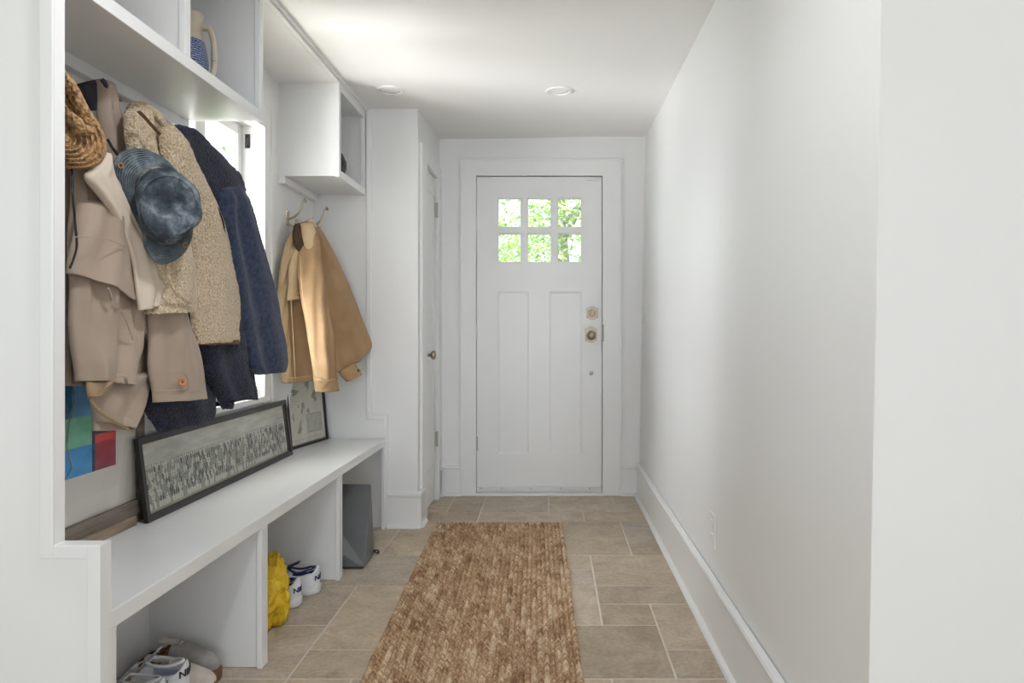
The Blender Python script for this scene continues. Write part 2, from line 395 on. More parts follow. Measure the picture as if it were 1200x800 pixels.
# ------------------------------------------------------------------ front door
cz = ZD-.018
b = MB(); xo0, xo1, zo = dx(541), dx(727), dz(188)
b.box(xo0, DX0+.004, cz, ZD, 0, zo, .002); b.box(DX1-.004, xo1, cz, ZD, 0, zo, .002); b.box(DX0, DX1, cz, ZD, Dz1-.004, zo, .002)
b.box(xo0-.006, xo0+.008, cz-.004, ZD, 0, zo+.006, .002); b.box(xo1-.008, xo1+.006, cz-.004, ZD, 0, zo+.006, .002); b.box(xo0, xo1, cz-.004, ZD, zo-.006, zo+.008, .002)
# jamb lining
b.box(DX0, DX0+.003, ZD, ZD+.1, 0, Dz1); b.box(DX1-.003, DX1, ZD, ZD+.1, 0, Dz1)
struct('trim_3', b, TRIM)
door = thing('door_1', None, None, V((DX0+DX1)/2, ZD+.02, 0)); door['kind'] = 'structure'
zf = ZD+.012; zb = ZD+.052
gx = [dx(583), dx(611), dx(617.7), dx(646.3), dx(653), dx(682)]; gz = [dz(307.5), dz(273), dz(266.3), dz(231.5)]
px_ = [dx(583), dx(620), dx(643.5), dx(682)]; pz = [dz(532), dz(341)]
d0, d1 = DX0+.006, DX1-.007; t0 = dz(207.5); zb0 = .018; t0 = dz(206.6)
b = MB()
def slab(x0, x1, z0, z1, bev=0): b.box(x0, x1, zf, zb, z0, z1, bev)
slab(d0, px_[0], zb0, t0); slab(px_[3], d1, zb0, t0); slab(px_[0], px_[3], zb0, pz[0]); slab(px_[0], px_[3], pz[1], gz[0]); slab(px_[0], px_[3], gz[3], t0)
slab(px_[1], px_[2], pz[0], pz[1])
for a, c in ((gz[0], gz[1]), (gz[2], gz[3])): slab(gx[1], gx[2], a, c); slab(gx[3], gx[4], a, c)
slab(px_[0], px_[3], gz[1], gz[2])
bmesh.ops.remove_doubles(b.bm, verts=b.bm.verts, dist=1e-5)
b.build('door_leaf', TRIM, door)
for k in range(2):
    b = MB(); x0, x1 = px_[2*k], px_[2*k+1]
    b.box(x0, x1, zf+.006, zb-.01, pz[0], pz[1])
    for (a0, a1, c0, c1) in ((x0, x0+.012, pz[0], pz[1]), (x1-.012, x1, pz[0], pz[1])): b.hexa([(a0, zf+(.0005 if a0 == x0 else .0055)), (a1, zf+(.0055 if a0 == x0 else .0005)), (a1, zf+.02), (a0, zf+.02)], c0, c1)
    for zz, s in ((pz[0], 1), (pz[1], -1)):
        vv = [V(x0, zf+.001, zz), V(x1, zf+.001, zz), V(x1, zf+.0055, zz+s*.014), V(x0, zf+.0055, zz+s*.014)]; b.poly(vv, (0, .01, 0))
    b.build('recessed_panel', TRIM, door)
b = MB()
for i in (0, 2, 4):
    for j in (0, 2):
        x0, x1, z0, z1 = gx[i], gx[i+1], gz[j], gz[j+1]; q = .006
        for r in ((x0, x0+q, z0, z1), (x1-q, x1, z0, z1), (x0, x1, z0, z0+q), (x0, x1, z1-q, z1)): b.box(r[0], r[1], zf+.006, zf+.016, r[2], r[3], .001)
b.build('glazing_bead', TRIM, door)
for i in (0, 2, 4):
    for j in (0, 2):
        b = MB(); b.box(gx[i], gx[i+1], zf+.017, zf+.02, gz[j], gz[j+1]); b.build('window_pane', GLASS, door)
b = MB(); b.box(d0+.004, d1-.004, zf-.006, zf, .026, .052, .001)
sw = b.build('door_sweep', mat('sweep_aluminium', (.66, .66, .64), .4, .3), door)
b = MB()
for x in (564, 588, 622, 657, 691): b.lathe(V(dx(x), zf-.006, .041), (0, -1, 0), [(.006, 0), (.005, .002), (0, .0025)], 10)
b.build('screw', STEEL, sw)
def shield(cx, cz_, w_, h_):
    return [(cx-w_, cz_-h_*.72), (cx-w_*.75, cz_-h_*.78), (cx-w_*.4, cz_-h_*.95), (cx, cz_-h_), (cx+w_*.4, cz_-h_*.95), (cx+w_*.75, cz_-h_*.78), (cx+w_, cz_-h_*.72),
            (cx+w_, cz_+h_*.72), (cx+w_*.75, cz_+h_*.78), (cx+w_*.4, cz_+h_*.95), (cx, cz_+h_), (cx-w_*.4, cz_+h_*.95), (cx-w_*.75, cz_+h_*.78), (cx-w_, cz_+h_*.72)]
def plate(x, y, w_, h_, name):
    b = MB(); q = shield(dx(x), dz(y), w_, h_); b.poly([V(a, zf-.008, c) for a, c in q], (0, .008*K+.001, 0))
    q = shield(dx(x), dz(y), w_*.8, h_*.84); b.poly([V(a, zf-.012, c) for a, c in q], (0, .006, 0))
    return b.build(name, NICKEL, door)
p = plate(694.2, 366.5, .036, .043, 'deadbolt')
b = MB(); c = V(dx(694.2), zf-.012, dz(366.5)); b.lathe(c, (0, -1, 0), [(.024, 0), (.022, .008), (.008, .01)], 20)
b.poly([c+Vector(q) for q in ((-.012, -.008, -.017), (-.004, -.008, -.019), (.013, -.008, .016), (.006, -.008, .02))], (0, -.018, 0)); b.build('thumb_turn', NICKEL, p, True)
p = plate(692.6, 392, .037, .052, 'knob_plate')
b = MB(); b.lathe(V(dx(692.6), zf-.012, dz(393)), (0, -1, 0), [(.022, 0), (.014, .006), (.012, .022), (.022, .03), (.029, .04), (.028, .052), (.018, .06), (0, .062)], 24); b.build('door_knob', NICKEL, p, True)
b = MB(); b.lathe(V(dx(693), zf-.001, dz(437)), (0, -1, 0), [(.013, 0), (.012, .004), (.006, .006), (.005, .003), (0, .003)], 16); b.build('peg', STEEL, door, True)
for y in (262, 388, 520):
    b = MB(); b.tube([V(DX0+.003, zf-.006, dz(y)-.045), V(DX0+.003, zf-.006, dz(y)+.045)], .006, 8); b.box(DX0-.004, DX0+.012, zf-.003, zf, dz(y)-.045, dz(y)+.045); b.build('hinge', TRIM if y != 520 else STEEL, door)
b = MB(); b.box(dx(688), dx(704), zf-.012, zf-.001, dz(211.5), dz(208.5), .001); b.build('alarm_contact', TRIM, door)
b = MB(); b.box(d1+.0005, DX1-.003, zf+.03, zf+.036, .02, Dz1-.002); b.box(d0-.004, d0-.0005, zf+.03, zf+.036, .02, Dz1-.002); b.box(d0, d1, zf+.03, zf+.036, t0+.0005, Dz1); struct('trim_4', b, DARKGAP)
b = MB(); b.box(DX0, DX1, ZD-.03, ZD+.12, .0, .016, .003); struct('trim_5', b, TRIM)
b = MB(); b.box(DX1-.004, DX1+.003, cz-.006, cz+.004, dz(400), dz(380), .001); b.build('strike_plate', NICKEL, door)

# ------------------------------------------------------------------ closet door in the side wall
cl = thing('door_2', None, None, V(XC, (CZ0+CZ1)/2, 0)); cl['kind'] = 'structure'
xs = XC-.008
b = MB(); b.box(xs-.035, xs, CZ0+.006, CZ1-.006, .012, Cz-.006)
b.build('door_leaf', TRIM, cl)
b = MB()
for z0, z1 in ((.22, .80), (.98, Cz-.12)):
    Za, Zb = CZ0+.075, CZ1-.075
    b.box(xs-.001, xs+.004, Za-.012, Za, z0, z1, .001); b.box(xs-.001, xs+.004, Zb, Zb+.012, z0, z1, .001); b.box(xs-.001, xs+.004, Za-.012, Zb+.012, z0-.012, z0, .001); b.box(xs-.001, xs+.004, Za-.012, Zb+.012, z1, z1+.012, .001)
b.build('panel_moulding', TRIM, cl)
b = MB(); kz = .905; kc = V(xs, CZ0+.045, kz)
b.lathe(kc, (1, 0, 0), [(.026, 0), (.026, .004), (.018, .008), (.009, .010), (.008, .03), (.018, .036), (.026, .046), (.024, .058), (0, .063)], 24); b.build('door_knob', NICKEL, cl, True)
b = MB(); b.box(xs, xs+.003, CZ0+.03, CZ0+.06, kz-.085, kz-.05, .001); b.build('keyhole_plate', STEEL, cl)
for z in (1.785, .375):
    b = MB(); b.box(XC-.005, XC+.004, CZ1-.012, CZ1+.004, z-.045, z+.045, .001); b.tube([V(XC+.007, CZ1-.004, z-.047), V(XC+.007, CZ1-.004, z+.047)], .0055, 8); b.build('hinge', STEEL, cl)
b = MB(); b.box(XC, XC+.016, ZE+.05, CZ0, .19, Cz+.08, .002); b.box(XC, XC+.016, CZ1, ZD, 0.0, Cz+.08, .002); b.box(XC, XC+.016, CZ0, CZ1, Cz, Cz+.08, .002); b.box(XC, XC+.017, ZE+.13, CZ0, 0, .19, .002)
struct('trim_6', b, TRIM)

# ------------------------------------------------------------------ side window
win = thing('window_1', None, None, V(-1.34, 2.6, Wz0)); win['kind'] = 'structure'
b = MB(); cw = .088
b.box(XB, XB+.016, WZ0-cw, WZ0, Wz0-.03, Wz1+.088, .002); b.box(XB, XB+.016, WZ1, WZ1+cw, Wz0-.03, Wz1+.088, .002); b.box(XB, XB+.016, WZ0, WZ1, Wz1, Wz1+.088, .002)
b.box(XB+.014, XB+.024, WZ1+cw-.018, WZ1+cw, Wz0-.03, Wz1+.09, .002); b.box(XB+.014, XB+.022, WZ1+.0, WZ1+.012, Wz0, Wz1, .002)
b.build('window_casing', TRIM, win)
b = MB(); b.box(XB-.12, XB+.018, WZ0-.1, WZ1+.1, Wz0-.026, Wz0, .003); b.build('window_sill', TRIM, win)
sx0, sx1 = -1.375, -1.340
for (a, c) in ((WZ0, 2.615), (2.615, WZ1)):
    b = MB(); q = .038
    b.box(sx0, sx1, a, a+q, Wz0, Wz1, .003); b.box(sx0, sx1, c-q, c, Wz0, Wz1, .003); b.box(sx0, sx1, a+q, c-q, Wz0, Wz0+.05, .003); b.box(sx0, sx1, a+q, c-q, Wz1-.045, Wz1, .003)
    s = b.build('window_sash', TRIM, win)
    b = MB(); b.box(-1.358, -1.355, a+q, c-q, Wz0+.05, Wz1-.045); b.build('glass', GLASS, s)
b = MB(); b.box(-1.325, -1.305, WZ1-.006, WZ1, 1.84, 1.90, .001); b.tube([V(-1.315, WZ1-.006, 1.848), V(-1.315, WZ1-.02, 1.852), V(-1.315, WZ1-.02, 1.888), V(-1.315, WZ1-.006, 1.892)], .0035, 8); b.build('latch_keeper', mat('black_iron', (.03, .03, .03), .4, .5), win)

# ------------------------------------------------------------------ wall cabinets above the hooks
CX = -.980; CB, CT = 1.765, 2.195
def cabinet(name, label, Z0, Z1, divs, front):
    t = thing(name, label, 'cabinet', V((CX+XB)/2, (Z0+Z1)/2, CB)); th = .018
    b = MB(); b.box(XB, CX-.018, Z0, Z0+th, CB, CT); b.box(XB, CX-.018, Z1-th, Z1, CB, CT); b.box(XB, CX-.018, Z0+th, Z1-th, CB, CB+.02); b.box(XB, CX-.018, Z0+th, Z1-th, CT-.02, CT); b.box(XB, XB+.008, Z0+th, Z1-th, CB+.02, CT-.02)
    b.build('carcass', CAB, t)
    for z in divs: b = MB(); b.box(XB+.008, CX-.018, z-.009, z+.009, CB+.02, CT-.02); b.build('divider', CAB, t)
    b = MB(); f = .027
    b.box(CX-.018, CX, Z0, Z1, CB-.004, CB+.03, .0015); b.box(CX-.018, CX, Z0, Z1, CT-.03, CT+.002, .0015)
    b.box(CX-.018, CX, Z0, Z0+f, CB+.03, CT-.03, .0015); b.box(CX-.018, CX, Z1-f, Z1, CB+.03, CT-.03, .0015)
    for z in divs: b.box(CX-.018, CX, z-.014, z+.014, CB+.03, CT-.03, .0015)
    b.build('face_frame', CAB, t)
    b = MB(); b.box(XB+.0, XB+.030, Z0, Z1, CB-.035, CB, .003); b.build('cleat', CAB, t)
    return t
cabinet('wall_cabinet', 'white open wall cabinet over the row of coats, nearest the camera', 1.383, 2.33, (1.846,), 0)
cabinet('wall_cabinet', 'smaller white open wall cabinet above the brass hooks and tan jacket', 3.168, ZE-.013, (), 0)
b = MB(); b.box(CX-.018, CX+.001, 1.383, ZE-.013, CT+.002, 2.30); b.box(XB, CX-.018, 2.33, 3.168, CT+.0, CT+.02); b.box(CX+.001, CX+.010, 1.383, ZE-.013, CT+.012, 2.30, .002)
struct('trim_7', b, TRIM)
# hook rails
def rail(Z0, Z1, z, name):
    b = MB(); b.box(XB, XB+.016, Z0, Z1, z-.045, z+.045, .003); return struct(name, b, CAB)

# ------------------------------------------------------------------ bench
def bx(Z): return -.873-.0165*(3.63-Z)
bench = thing('bench', 'long white built-in bench with open shoe cubbies under it', 'bench', V(-1.07, 2.5, 0))
b = MB(); b.hexa([(XB+.002, 1.384), (bx(1.383), 1.384), (bx(ZE-.013), ZE-.013), (XB+.002, ZE-.013)], .435, .4735, .002); b.build('seat', CAB, bench)
for i, (Za, Zb) in enumerate(((2.148, 2.166), (2.888, 2.905))):
    x1 = bx(Za)
    b = MB(); b.box(XB+.013, x1-.013, Za-.018, Zb-.006, 0.002, .435); dv = b.build('divider', CAB, bench)
    b = MB(); b.box(x1-.016, x1, Za-.026, Zb+.002, 0, .4345, .0015); b.build('stile', CAB, dv)
b = MB(); b.box(bx(1.4)-.018, bx(1.4)+.0, 1.383, 1.432, 0, .4345, .0015); b.build('stile', CAB, bench)
b = MB(); b.box(bx(3.6)-.018, bx(3.6), ZE-.035, ZE-.013, 0, .4345, .0015); b.build('stile', CAB, bench)
b = MB(); b.box(XB+.002, XB+.012, 1.39, ZE-.002, .0, .43); b.build('back_board', CAB, bench)

# ------------------------------------------------------------------ ceiling lights, outlet, switch
def downlight(X, Z, label):
    z = CE(X, Z)+.001; t = thing('ceiling_light', label, 'light', V(X, Z, z), 'recessed ceiling lights')
    b = MB(); b.lathe(V(X, Z, z), (0, 0, -1), [(.048, -.03), (.05, 0), (.052, .006), (.062, .008), (.069, .004), (.070, 0)], 36); b.build('trim_ring', TRIM, t, True)
    b = MB(); b.lathe(V(X, Z, z), (0, 0, -1), [(0, -.006), (.03, -.005), (.049, .002), (.049, -.008)], 30); b.build('lens', mat('frosted_lens', (.55, .54, .52), .4), t, True)
downlight(.043, 3.42, 'round white recessed ceiling light in the middle, nearer the right wall')
downlight(-.785, 3.34, 'round white recessed ceiling light beside the far wall cabinet')
downlight(-.25, 1.3/K, 'added round white recessed fixture for a fill light, out of view near the camera')  # unseen fixture added to house the overhead fill lamp
ol = thing('outlet', 'white electrical outlet plate low on the right wall above the baseboard', 'outlet', V(xr(.36), 2.37, .30))
x = xr(.36)
b = MB(); b.box(x-.006, x-.0, 2.335, 2.405, .30, .415, .002); b.build('cover_plate', TRIM, ol)
for zz in (.335, .38): b = MB(); b.box(x-.0085, x-.006, 2.355, 2.385, zz-.014, zz+.014, .001); b.build('socket', TRIM, ol)
sw = thing('light_switch', 'white light switch plate on the right wall near the door', 'switch', V(xr(1.12), 4.1, 1.08)); x = xr(1.12)
b = MB(); b.box(x-.006, x, 4.06, 4.13, 1.075, 1.19, .002); b.build('cover_plate', TRIM, sw)
b = MB(); b.box(x-.010, x-.006, 4.08, 4.11, 1.10, 1.165, .001); b.build('rocker', TRIM, sw)


# ------------------------------------------------------------------ cloth and prop materials
KHAKI = varied('khaki_cotton', (.37, .285, .22), (.45, .355, .285), 6, .75, .25, 700, .0006, sheen=.1)
CREAM = varied('cream_cotton', (.61, .515, .415), (.68, .58, .48), 5, .75, .2, 600, .0006)
TANLIN = varied('tan_lining', (.34, .225, .12), (.42, .29, .17), 7, .6, .2, 500, .0006)
NAVYLIN = varied('dark_navy_lining', (.012, .009, .018), (.022, .017, .03), 9, .6, .2, 400, .0006)
SHERPA = varied('tan_sherpa_pile', (.40, .295, .18), (.78, .63, .44), 150, .9, .9, 150, .006, bt='voronoi', sheen=.25, lo=.3, hi=.68)
BROWNTRIM = varied('brown_suede_trim', (.115, .058, .028), (.17, .09, .045), 40, .8, .3, 300, .001)
FLEECE = varied('navy_fleece_pile', (.005, .006, .016), (.030, .034, .068), 120, .95, .9, 170, .005, bt='voronoi', sheen=.08)
NAVYWOOL = varied('navy_wool', (.010, .016, .042), (.038, .056, .11), 60, .9, .6, 180, .004, sheen=.12)
DUCK = varied('tan_duck_canvas', (.30, .18, .085), (.41, .26, .132), 9, .75, .35, 500, .0008)
DUCKP = varied('pale_duck_canvas', (.52, .37, .20), (.60, .45, .27), 14, .75, .35, 500, .0008)
COLLARB = varied('dark_brown_corduroy', (.045, .024, .012), (.075, .04, .02), 60, .8, .4, 300, .001)
STRAW = varied('crocheted_straw', (.20, .10, .04), (.58, .36, .17), 95, .75, .9, 140, .006, bt='voronoi', detail=3, lo=.32, hi=.62)
THREAD = mat('black_cord', (.012, .011, .012), .6)
def denim():
    m = mat('washed_denim', (.08, .12, .16), .85); tc = N(m, 'ShaderNodeTexCoord')
    n = N(m, 'ShaderNodeTexNoise', Scale=19.0, Detail=10, Roughness=.72); L(m, tc.outputs['Object'], n.inputs['Vector'])
    r = N(m, 'ShaderNodeValToRGB'); e = r.color_ramp.elements; e[0].position = .40; e[0].color = (.020, .028, .040, 1); e[1].position = .64; e[1].color = (.20, .235, .255, 1); e.new(.52).color = (.062, .083, .103, 1)
    L(m, n.outputs['Fac'], r.inputs[0]); L(m, r.outputs[0], P(m).inputs['Base Color'])
    n2 = N(m, 'ShaderNodeTexNoise', Scale=500.0); L(m, tc.outputs['Object'], n2.inputs['Vector'])
    b = N(m, 'ShaderNodeBump', Strength=.5, Distance=.001); L(m, n2.outputs['Fac'], b.inputs['Height']); b2 = N(m, 'ShaderNodeBump', Strength=.6, Distance=.006); L(m, n.outputs['Fac'], b2.inputs['Height']); L(m, b.outputs[0], b2.inputs['Normal']); L(m, b2.outputs[0], P(m).inputs['Normal']); return m
DENIM = denim()
def stitched():
    m = DENIM.copy(); m.name = 'stitched_denim_brim'; uv = N(m, 'ShaderNodeUVMap'); s = N(m, 'ShaderNodeSeparateXYZ'); L(m, uv.outputs[0], s.inputs[0])
    mu = N(m, 'ShaderNodeMath', operation='MULTIPLY'); mu.inputs[1].default_value = 170; L(m, s.outputs['Y'], mu.inputs[0]); si = N(m, 'ShaderNodeMath', operation='SINE'); L(m, mu.outputs[0], si.inputs[0])
    pbs = P(m); old = pbs.inputs['Base Color'].links[0].from_socket
    mx = N(m, 'ShaderNodeMix', data_type='RGBA'); mr = N(m, 'ShaderNodeMapRange'); mr.inputs['From Min'].default_value = .3; L(m, si.outputs[0], mr.inputs[0]); mr.inputs['To Max'].default_value = .55; L(m, mr.outputs[0], mx.inputs[0]); L(m, old, mx.inputs[6]); mx.inputs[7].default_value = (.27, .31, .33, 1)
    L(m, mx.outputs[2], pbs.inputs['Base Color']); return m
DENIMB = stitched()

# ------------------------------------------------------------------ trench coat
def seam(name, pts, r, mat_, parent, flat=1):
    b = MB(); q = cr([tuple(W(*p)) for p in pts], 5); b.tube(q, r, 6, flat); return b.build(name, mat_, parent, True)
tc_ = thing('trench_coat', 'khaki trench coat with a cream facing hanging nearest the camera under the straw hat', 'coat', V(-1.24, 1.85, 1.70))
loft('coat_back', [(62,190,88,196),(58,260,84,262),(58,340,82,340),(60,400,88,400),(61,452,92,452)], KHAKI, tc_, t=.03, d=-1.16, folds=((.006, 9, 0, 1),), seed=1)
loft('coat_front', [(86,186,112,190),(84,212,134,215),(83,240,148,243),(82,272,155,276),(80,305,158,310),(79,340,160,344),(79,372,163,378),(81,402,161,404),(85,428,154,430),(87,446,151,451)],
     KHAKI, tc_, t=.035, d=-1.10, folds=((.009, 6, .6, 4), (.006, 12, 2, -7), (.003, 21, 1, 6)), nz=.011, nsc=7, seed=2, sub=9, seg=56)
loft('storm_flap', [(92,232,143,240),(87,262,152,270),(81,288,157,300),(78,306,159,332),(78,319,160,358)], KHAKI, tc_, t=.042, d=-1.085, folds=((.008, 6, .9, 2), (.003, 12, 2, 3)), nz=.010, seed=3, seg=56, back=.2)
loft('cream_facing', [(124,178,129,180),(110,196,132,196),(101,208,136,210),(117,230,144,230),(134,254,153,253),(146,278,164,276),(155,304,175,301),(159,325,184,322),(161,343,191,335),(164,364,184,358)],
     CREAM, tc_, t=.014, d=-1.045, folds=((.003, 6, 0, 4), (.003, 3, 1, 9)), seed=4, back=1)
loft('collar', [(114,93,122,94),(114,104,127,108),(115,122,134,130),(117,140,143,146),(121,160,150,164),(124,178,152,180),(128,196,148,200)], KHAKI, tc_, t=.030, d=-1.17, folds=((.004, 7, 0, 2),), seed=5)
loft('collar_lining', [(89,99,118,92),(95,106,119,103),(101,118,119,118),(106,130,118,130)], NAVYLIN, tc_, t=.02, d=-1.19, seed=6)
seam('collar_edge', [(119,93,-1.155),(124,99,-1.15),(128,112,-1.15),(130,127,-1.15)], .006, NAVYLIN, tc_)
seam('drawcord', [(126,163,-1.125),(131,172,-1.12),(138,182,-1.115),(142,190,-1.115)], .0035, THREAD, tc_)
loft('coat_side', [(152,330,172,330),(155,360,175,362),(158,385,176,388),(156,412,176,415),(153,438,177,441)], KHAKI, tc_, t=.02, d=-1.14, folds=((.006, 9, 0, 1),), seed=7)
loft('facing_tab', [(164,352,174,352),(165,372,174,374),(166,390,174,398)], CREAM, tc_, t=.01, d=-1.10, seed=8)
loft('sleeve', [(176,330,208,330),(173,352,213,354),(172,372,219,374),(173,400,225,402),(174,430,231,430),(177,455,236,452),(178,471,239,467)], KHAKI, tc_, t=.038, d=-1.085, folds=((.007, 5, .3, 3), (.004, 11, 1, 5)), nz=.010, seed=9, seg=48)
loft('sleeve_lower', [(104,441,177,436),(101,452,175,448),(104,466,168,466),(110,482,161,486),(113,494,154,504)], KHAKI, tc_, t=.03, d=-1.12, folds=((.007, 5, 0, 6),), seed=10)
loft('sleeve_lining', [(101,447,132,447),(101,456,126,455),(103,465,116,463)], TANLIN, tc_, t=.014, d=-1.085, seed=11)
seam('binding', [(132,447,-1.07),(120,456,-1.075),(106,464,-1.085),(113,478,-1.08),(128,490,-1.075),(150,503,-1.08)], .004, TANLIN, tc_)
loft('cuff_tab', [(109,479,140,489),(108,490,142,497),(108,505,152,503)], KHAKI, tc_, t=.02, d=-1.13, seed=12)
seam('cuff_strap', [(182,439,-1.035),(200,436,-1.03),(216,437,-1.028),(220,446,-1.03),(219,456,-1.035),(200,457,-1.03),(183,459,-1.035)], .0016, KHAKI, tc_)
def button(x, y, d, r, m1, parent):
    c = W(x, y, d); ax = Vector((.75, -.66, 0)); b = MB(); b.lathe(c, ax, [(0, 0), (r, 0), (r*1.02, .003), (r*.85, .0055), (r*.6, .004), (r*.5, .003), (0, .003)], 20)
    o = b.build('button', m1, parent, True); b = MB(); b.lathe(c+ax*.003, ax, [(0, 0), (r*.3, 0), (r*.28, .0015), (0, .0015)], 10); b.build('button_thread', BROWNTRIM, o); return o
seam('zip_edge', [(84,196,-1.075),(85,225,-1.06),(88,262,-1.055),(90,288,-1.05),(86,304,-1.05),(82,314,-1.05)], .0026, THREAD, tc_)
seam('hem_stitch', [(89,440,-1.065),(110,441,-1.05),(135,441,-1.05),(152,441,-1.065)], .0012, KHAKI, tc_)
seam('sleeve_stitch', [(180,463,-1.05),(200,462,-1.04),(220,460,-1.04),(236,458,-1.05)], .0012, KHAKI, tc_)
seam('dart', [(127,337,-1.045),(130,346,-1.045),(131,352,-1.05)], .0025, KHAKI, tc_)
seam('pocket_welt', [(134,352,-1.05),(146,372,-1.05),(156,398,-1.06)], .002, KHAKI, tc_)
button(213.5, 447.5, -1.033, .011, mat('orange_horn', (.62, .25, .11), .35), tc_)
seam('flap_seam', [(84,278,-1.045),(100,277,-1.03),(125,280,-1.022),(150,290,-1.03)], .0012, KHAKI, tc_)

# ------------------------------------------------------------------ sherpa jacket
sj = thing('sherpa_jacket', 'tan sherpa fleece jacket hanging behind the blue denim hat', 'jacket', V(-1.24, 2.1, 1.68))
loft('jacket_back', [(141,136,156,132),(143,155,168,152),(150,178,186,176),(160,205,200,203),(166,240,210,240),(170,280,214,280)], SHERPA, sj, t=.03, d=-1.17, seed=21, fuzz=.003)
loft('collar', [(153,126,166,126),(147,135,170,138),(147,150,174,158),(149,168,179,180),(155,190,184,197),(162,210,190,214)], SHERPA, sj, t=.032, d=-1.11, folds=((.008, 5, 0, 1),), seed=22, fuzz=.003)
b = MB(); q = cr([tuple(W(*p)) for p in ((152,130,-1.15),(160,124.5,-1.14),(172,127,-1.125),(183,135,-1.11),(193,147,-1.10),(200,160,-1.09))], 8)
b.tube(q, [.009+.006*math.sin(PI*min(1, i/(len(q)-1)+.15)) for i in range(len(q))], 12); b.build('collar_fold', SHERPA, sj, True)
seam('collar_trim', [(163,131,-1.045),(170,138,-1.045),(178,147,-1.04),(187,157,-1.035)], .0065, BROWNTRIM, sj, .5)
loft('jacket_front', [(187,152,199,146),(189,172,212,168),(191,195,226,192),(198,218,238,215),(208,240,249,238),(215,262,259,260),(220,285,265,284),(222,310,270,308),(222,340,275,335),(223,370,277,368),(227,403,277,400)],
     SHERPA, sj, t=.04, d=-1.09, folds=((.006, 4, .5, 2),), seed=23, fuzz=.003, sub=9, seg=56)
loft('jacket_side', [(258,278,270,285),(265,305,280,312),(268,335,284,342),(268,365,284,372),(266,392,280,390)], SHERPA, sj, t=.03, d=-1.14, seed=24, fuzz=.003)
loft('jacket_inside', [(165,130,188,140),(172,158,194,166),(176,190,200,196),(180,215,205,215)], SHERPA, sj, t=.015, d=-1.165, seed=28, fuzz=.003)
loft('jacket_hem_side', [(272,362,284,370),(274,385,284,385),(276,410,287,408),(280,432,291,430)], BROWNTRIM, sj, t=.012, d=-1.15, seed=27)
loft('sleeve', [(160,262,214,262),(164,288,217,288),(170,312,222,310),(175,335,225,335),(174,352,225,352),(170,368,225,365)], SHERPA, sj, t=.042, d=-1.06, folds=((.005, 4, .5, 2),), seed=25, fuzz=.003, seg=48)
seam('pocket_edge', [(196,306,-1.005),(197,322,-1.003),(203,338,-1.0),(213,348,-1.0),(224,355,-1.005)], .0045, SHERPA, sj)
loft('hem_trim', [(229,399,276,397),(230,404,276,403)], BROWNTRIM, sj, t=.036, d=-1.09, seed=26)

# ------------------------------------------------------------------ navy fleece jacket
nf = thing('fleece_jacket', 'dark navy pile fleece jacket with a long hanging sleeve, in front of the window', 'jacket', V(-1.24, 2.4, 1.66))
loft('jacket_back', [(203,149,218,149),(216,160,238,168),(232,178,256,188),(248,198,273,208),(258,218,282,226),(264,236,283,246)], FLEECE, nf, t=.025, d=-1.17, seed=31, fuzz=.004)
loft('shoulder', [(194,148,206,146),(198,162,226,157),(208,180,244,173),(220,200,262,190),(232,220,276,204),(242,238,281,222)], FLEECE, nf, t=.05, d=-1.12, folds=((.005, 5, 0, 2),), seed=32, fuzz=.003, seg=48)
loft('sleeve', [(254,222,276,213),(253,238,284,238),(255,262,292,262),(260,290,300,288),(266,320,309,315),(272,350,318,345),(278,382,325,378),(285,410,331,405),(291,430,332,424),(300,439,327,434)],
     NAVYWOOL, nf, t=.05, d=-1.09, folds=((.012, 4.2, -.4, 1.4), (.005, 9, 1, 2)), seed=33, fuzz=.0015, sub=9, seg=56)
seam('side_seam', [(253,240,-1.06),(258,250,-1.05),(262,262,-1.05),(263,276,-1.055)], .003, THREAD, nf)
loft('jacket_front', [(206,322,272,316),(212,350,280,340),(226,385,285,380),(232,410,290,405),(240,440,292,435),(250,455,295,452),(258,469,297,468)], FLEECE, nf, t=.045, d=-1.12, folds=((.012, 6, 0, 1),), seed=34, fuzz=.004)
loft('front_hem', [(168,438,246,430),(166,458,250,450),(169,478,250,470),(178,494,249,484),(184,505,246,491)], FLEECE, nf, t=.035, d=-1.15, folds=((.010, 8, 0, 1),), seed=35, fuzz=.004)
loft('hem_gusset', [(240,440,272,440),(252,462,272,462),(259,475,271,474),(262,479,268,479)], FLEECE, nf, t=.02, d=-1.14, seed=36, fuzz=.003)

# ------------------------------------------------------------------ hats
def frame(x, y, d, n):
    c = W(x, y, d); n = Vector(n).normalized(); u = Vector((-n.y, n.x, 0)).normalized(); 
    if u.x < 0: u = -u
    return c, n, u, n.cross(u) if n.cross(u).z > 0 else u.cross(n)
def onplane(x, y, c, n, off):
    """the point of the plane through c+n*off that is seen at (x, y)"""
    o = Vector((0, 0, H)); r = W(x, y, 1.0)-o; q = c+n*off; return o+r*((q-o).dot(n)/r.dot(n))
dh = thing('bucket_hat', 'washed blue denim bucket hat with a stitched brim, hung crown outwards', 'hat', W(178, 243, -1.03))
hc, hn, hu, hv = frame(178, 243, -1.02, (.80, -.60, .05))
brimo = closed([(133,196),(142,181),(158,175),(178,178),(198,190),(212,208),(222,240),(226,268),(222,286),(210,301),(194,308),(182,306),(170,290),(158,265),(146,240),(136,217)], 64)
crownb = closed([(161,215),(170,203),(184,198),(200,200),(216,210),(228,230),(226,256),(216,276),(200,284),(184,282),(168,268),(160,245)], 64)
crownm = closed([(160,228),(164,212),(178,201),(197,201),(214,207),(230,222),(236,245),(230,265),(214,279),(194,285),(176,277),(164,258)], 64)
crownt = closed([(166,228),(172,215),(184,208),(198,206),(212,210),(226,224),(232,244),(226,262),(212,273),(194,278),(178,270),(167,252)], 64)
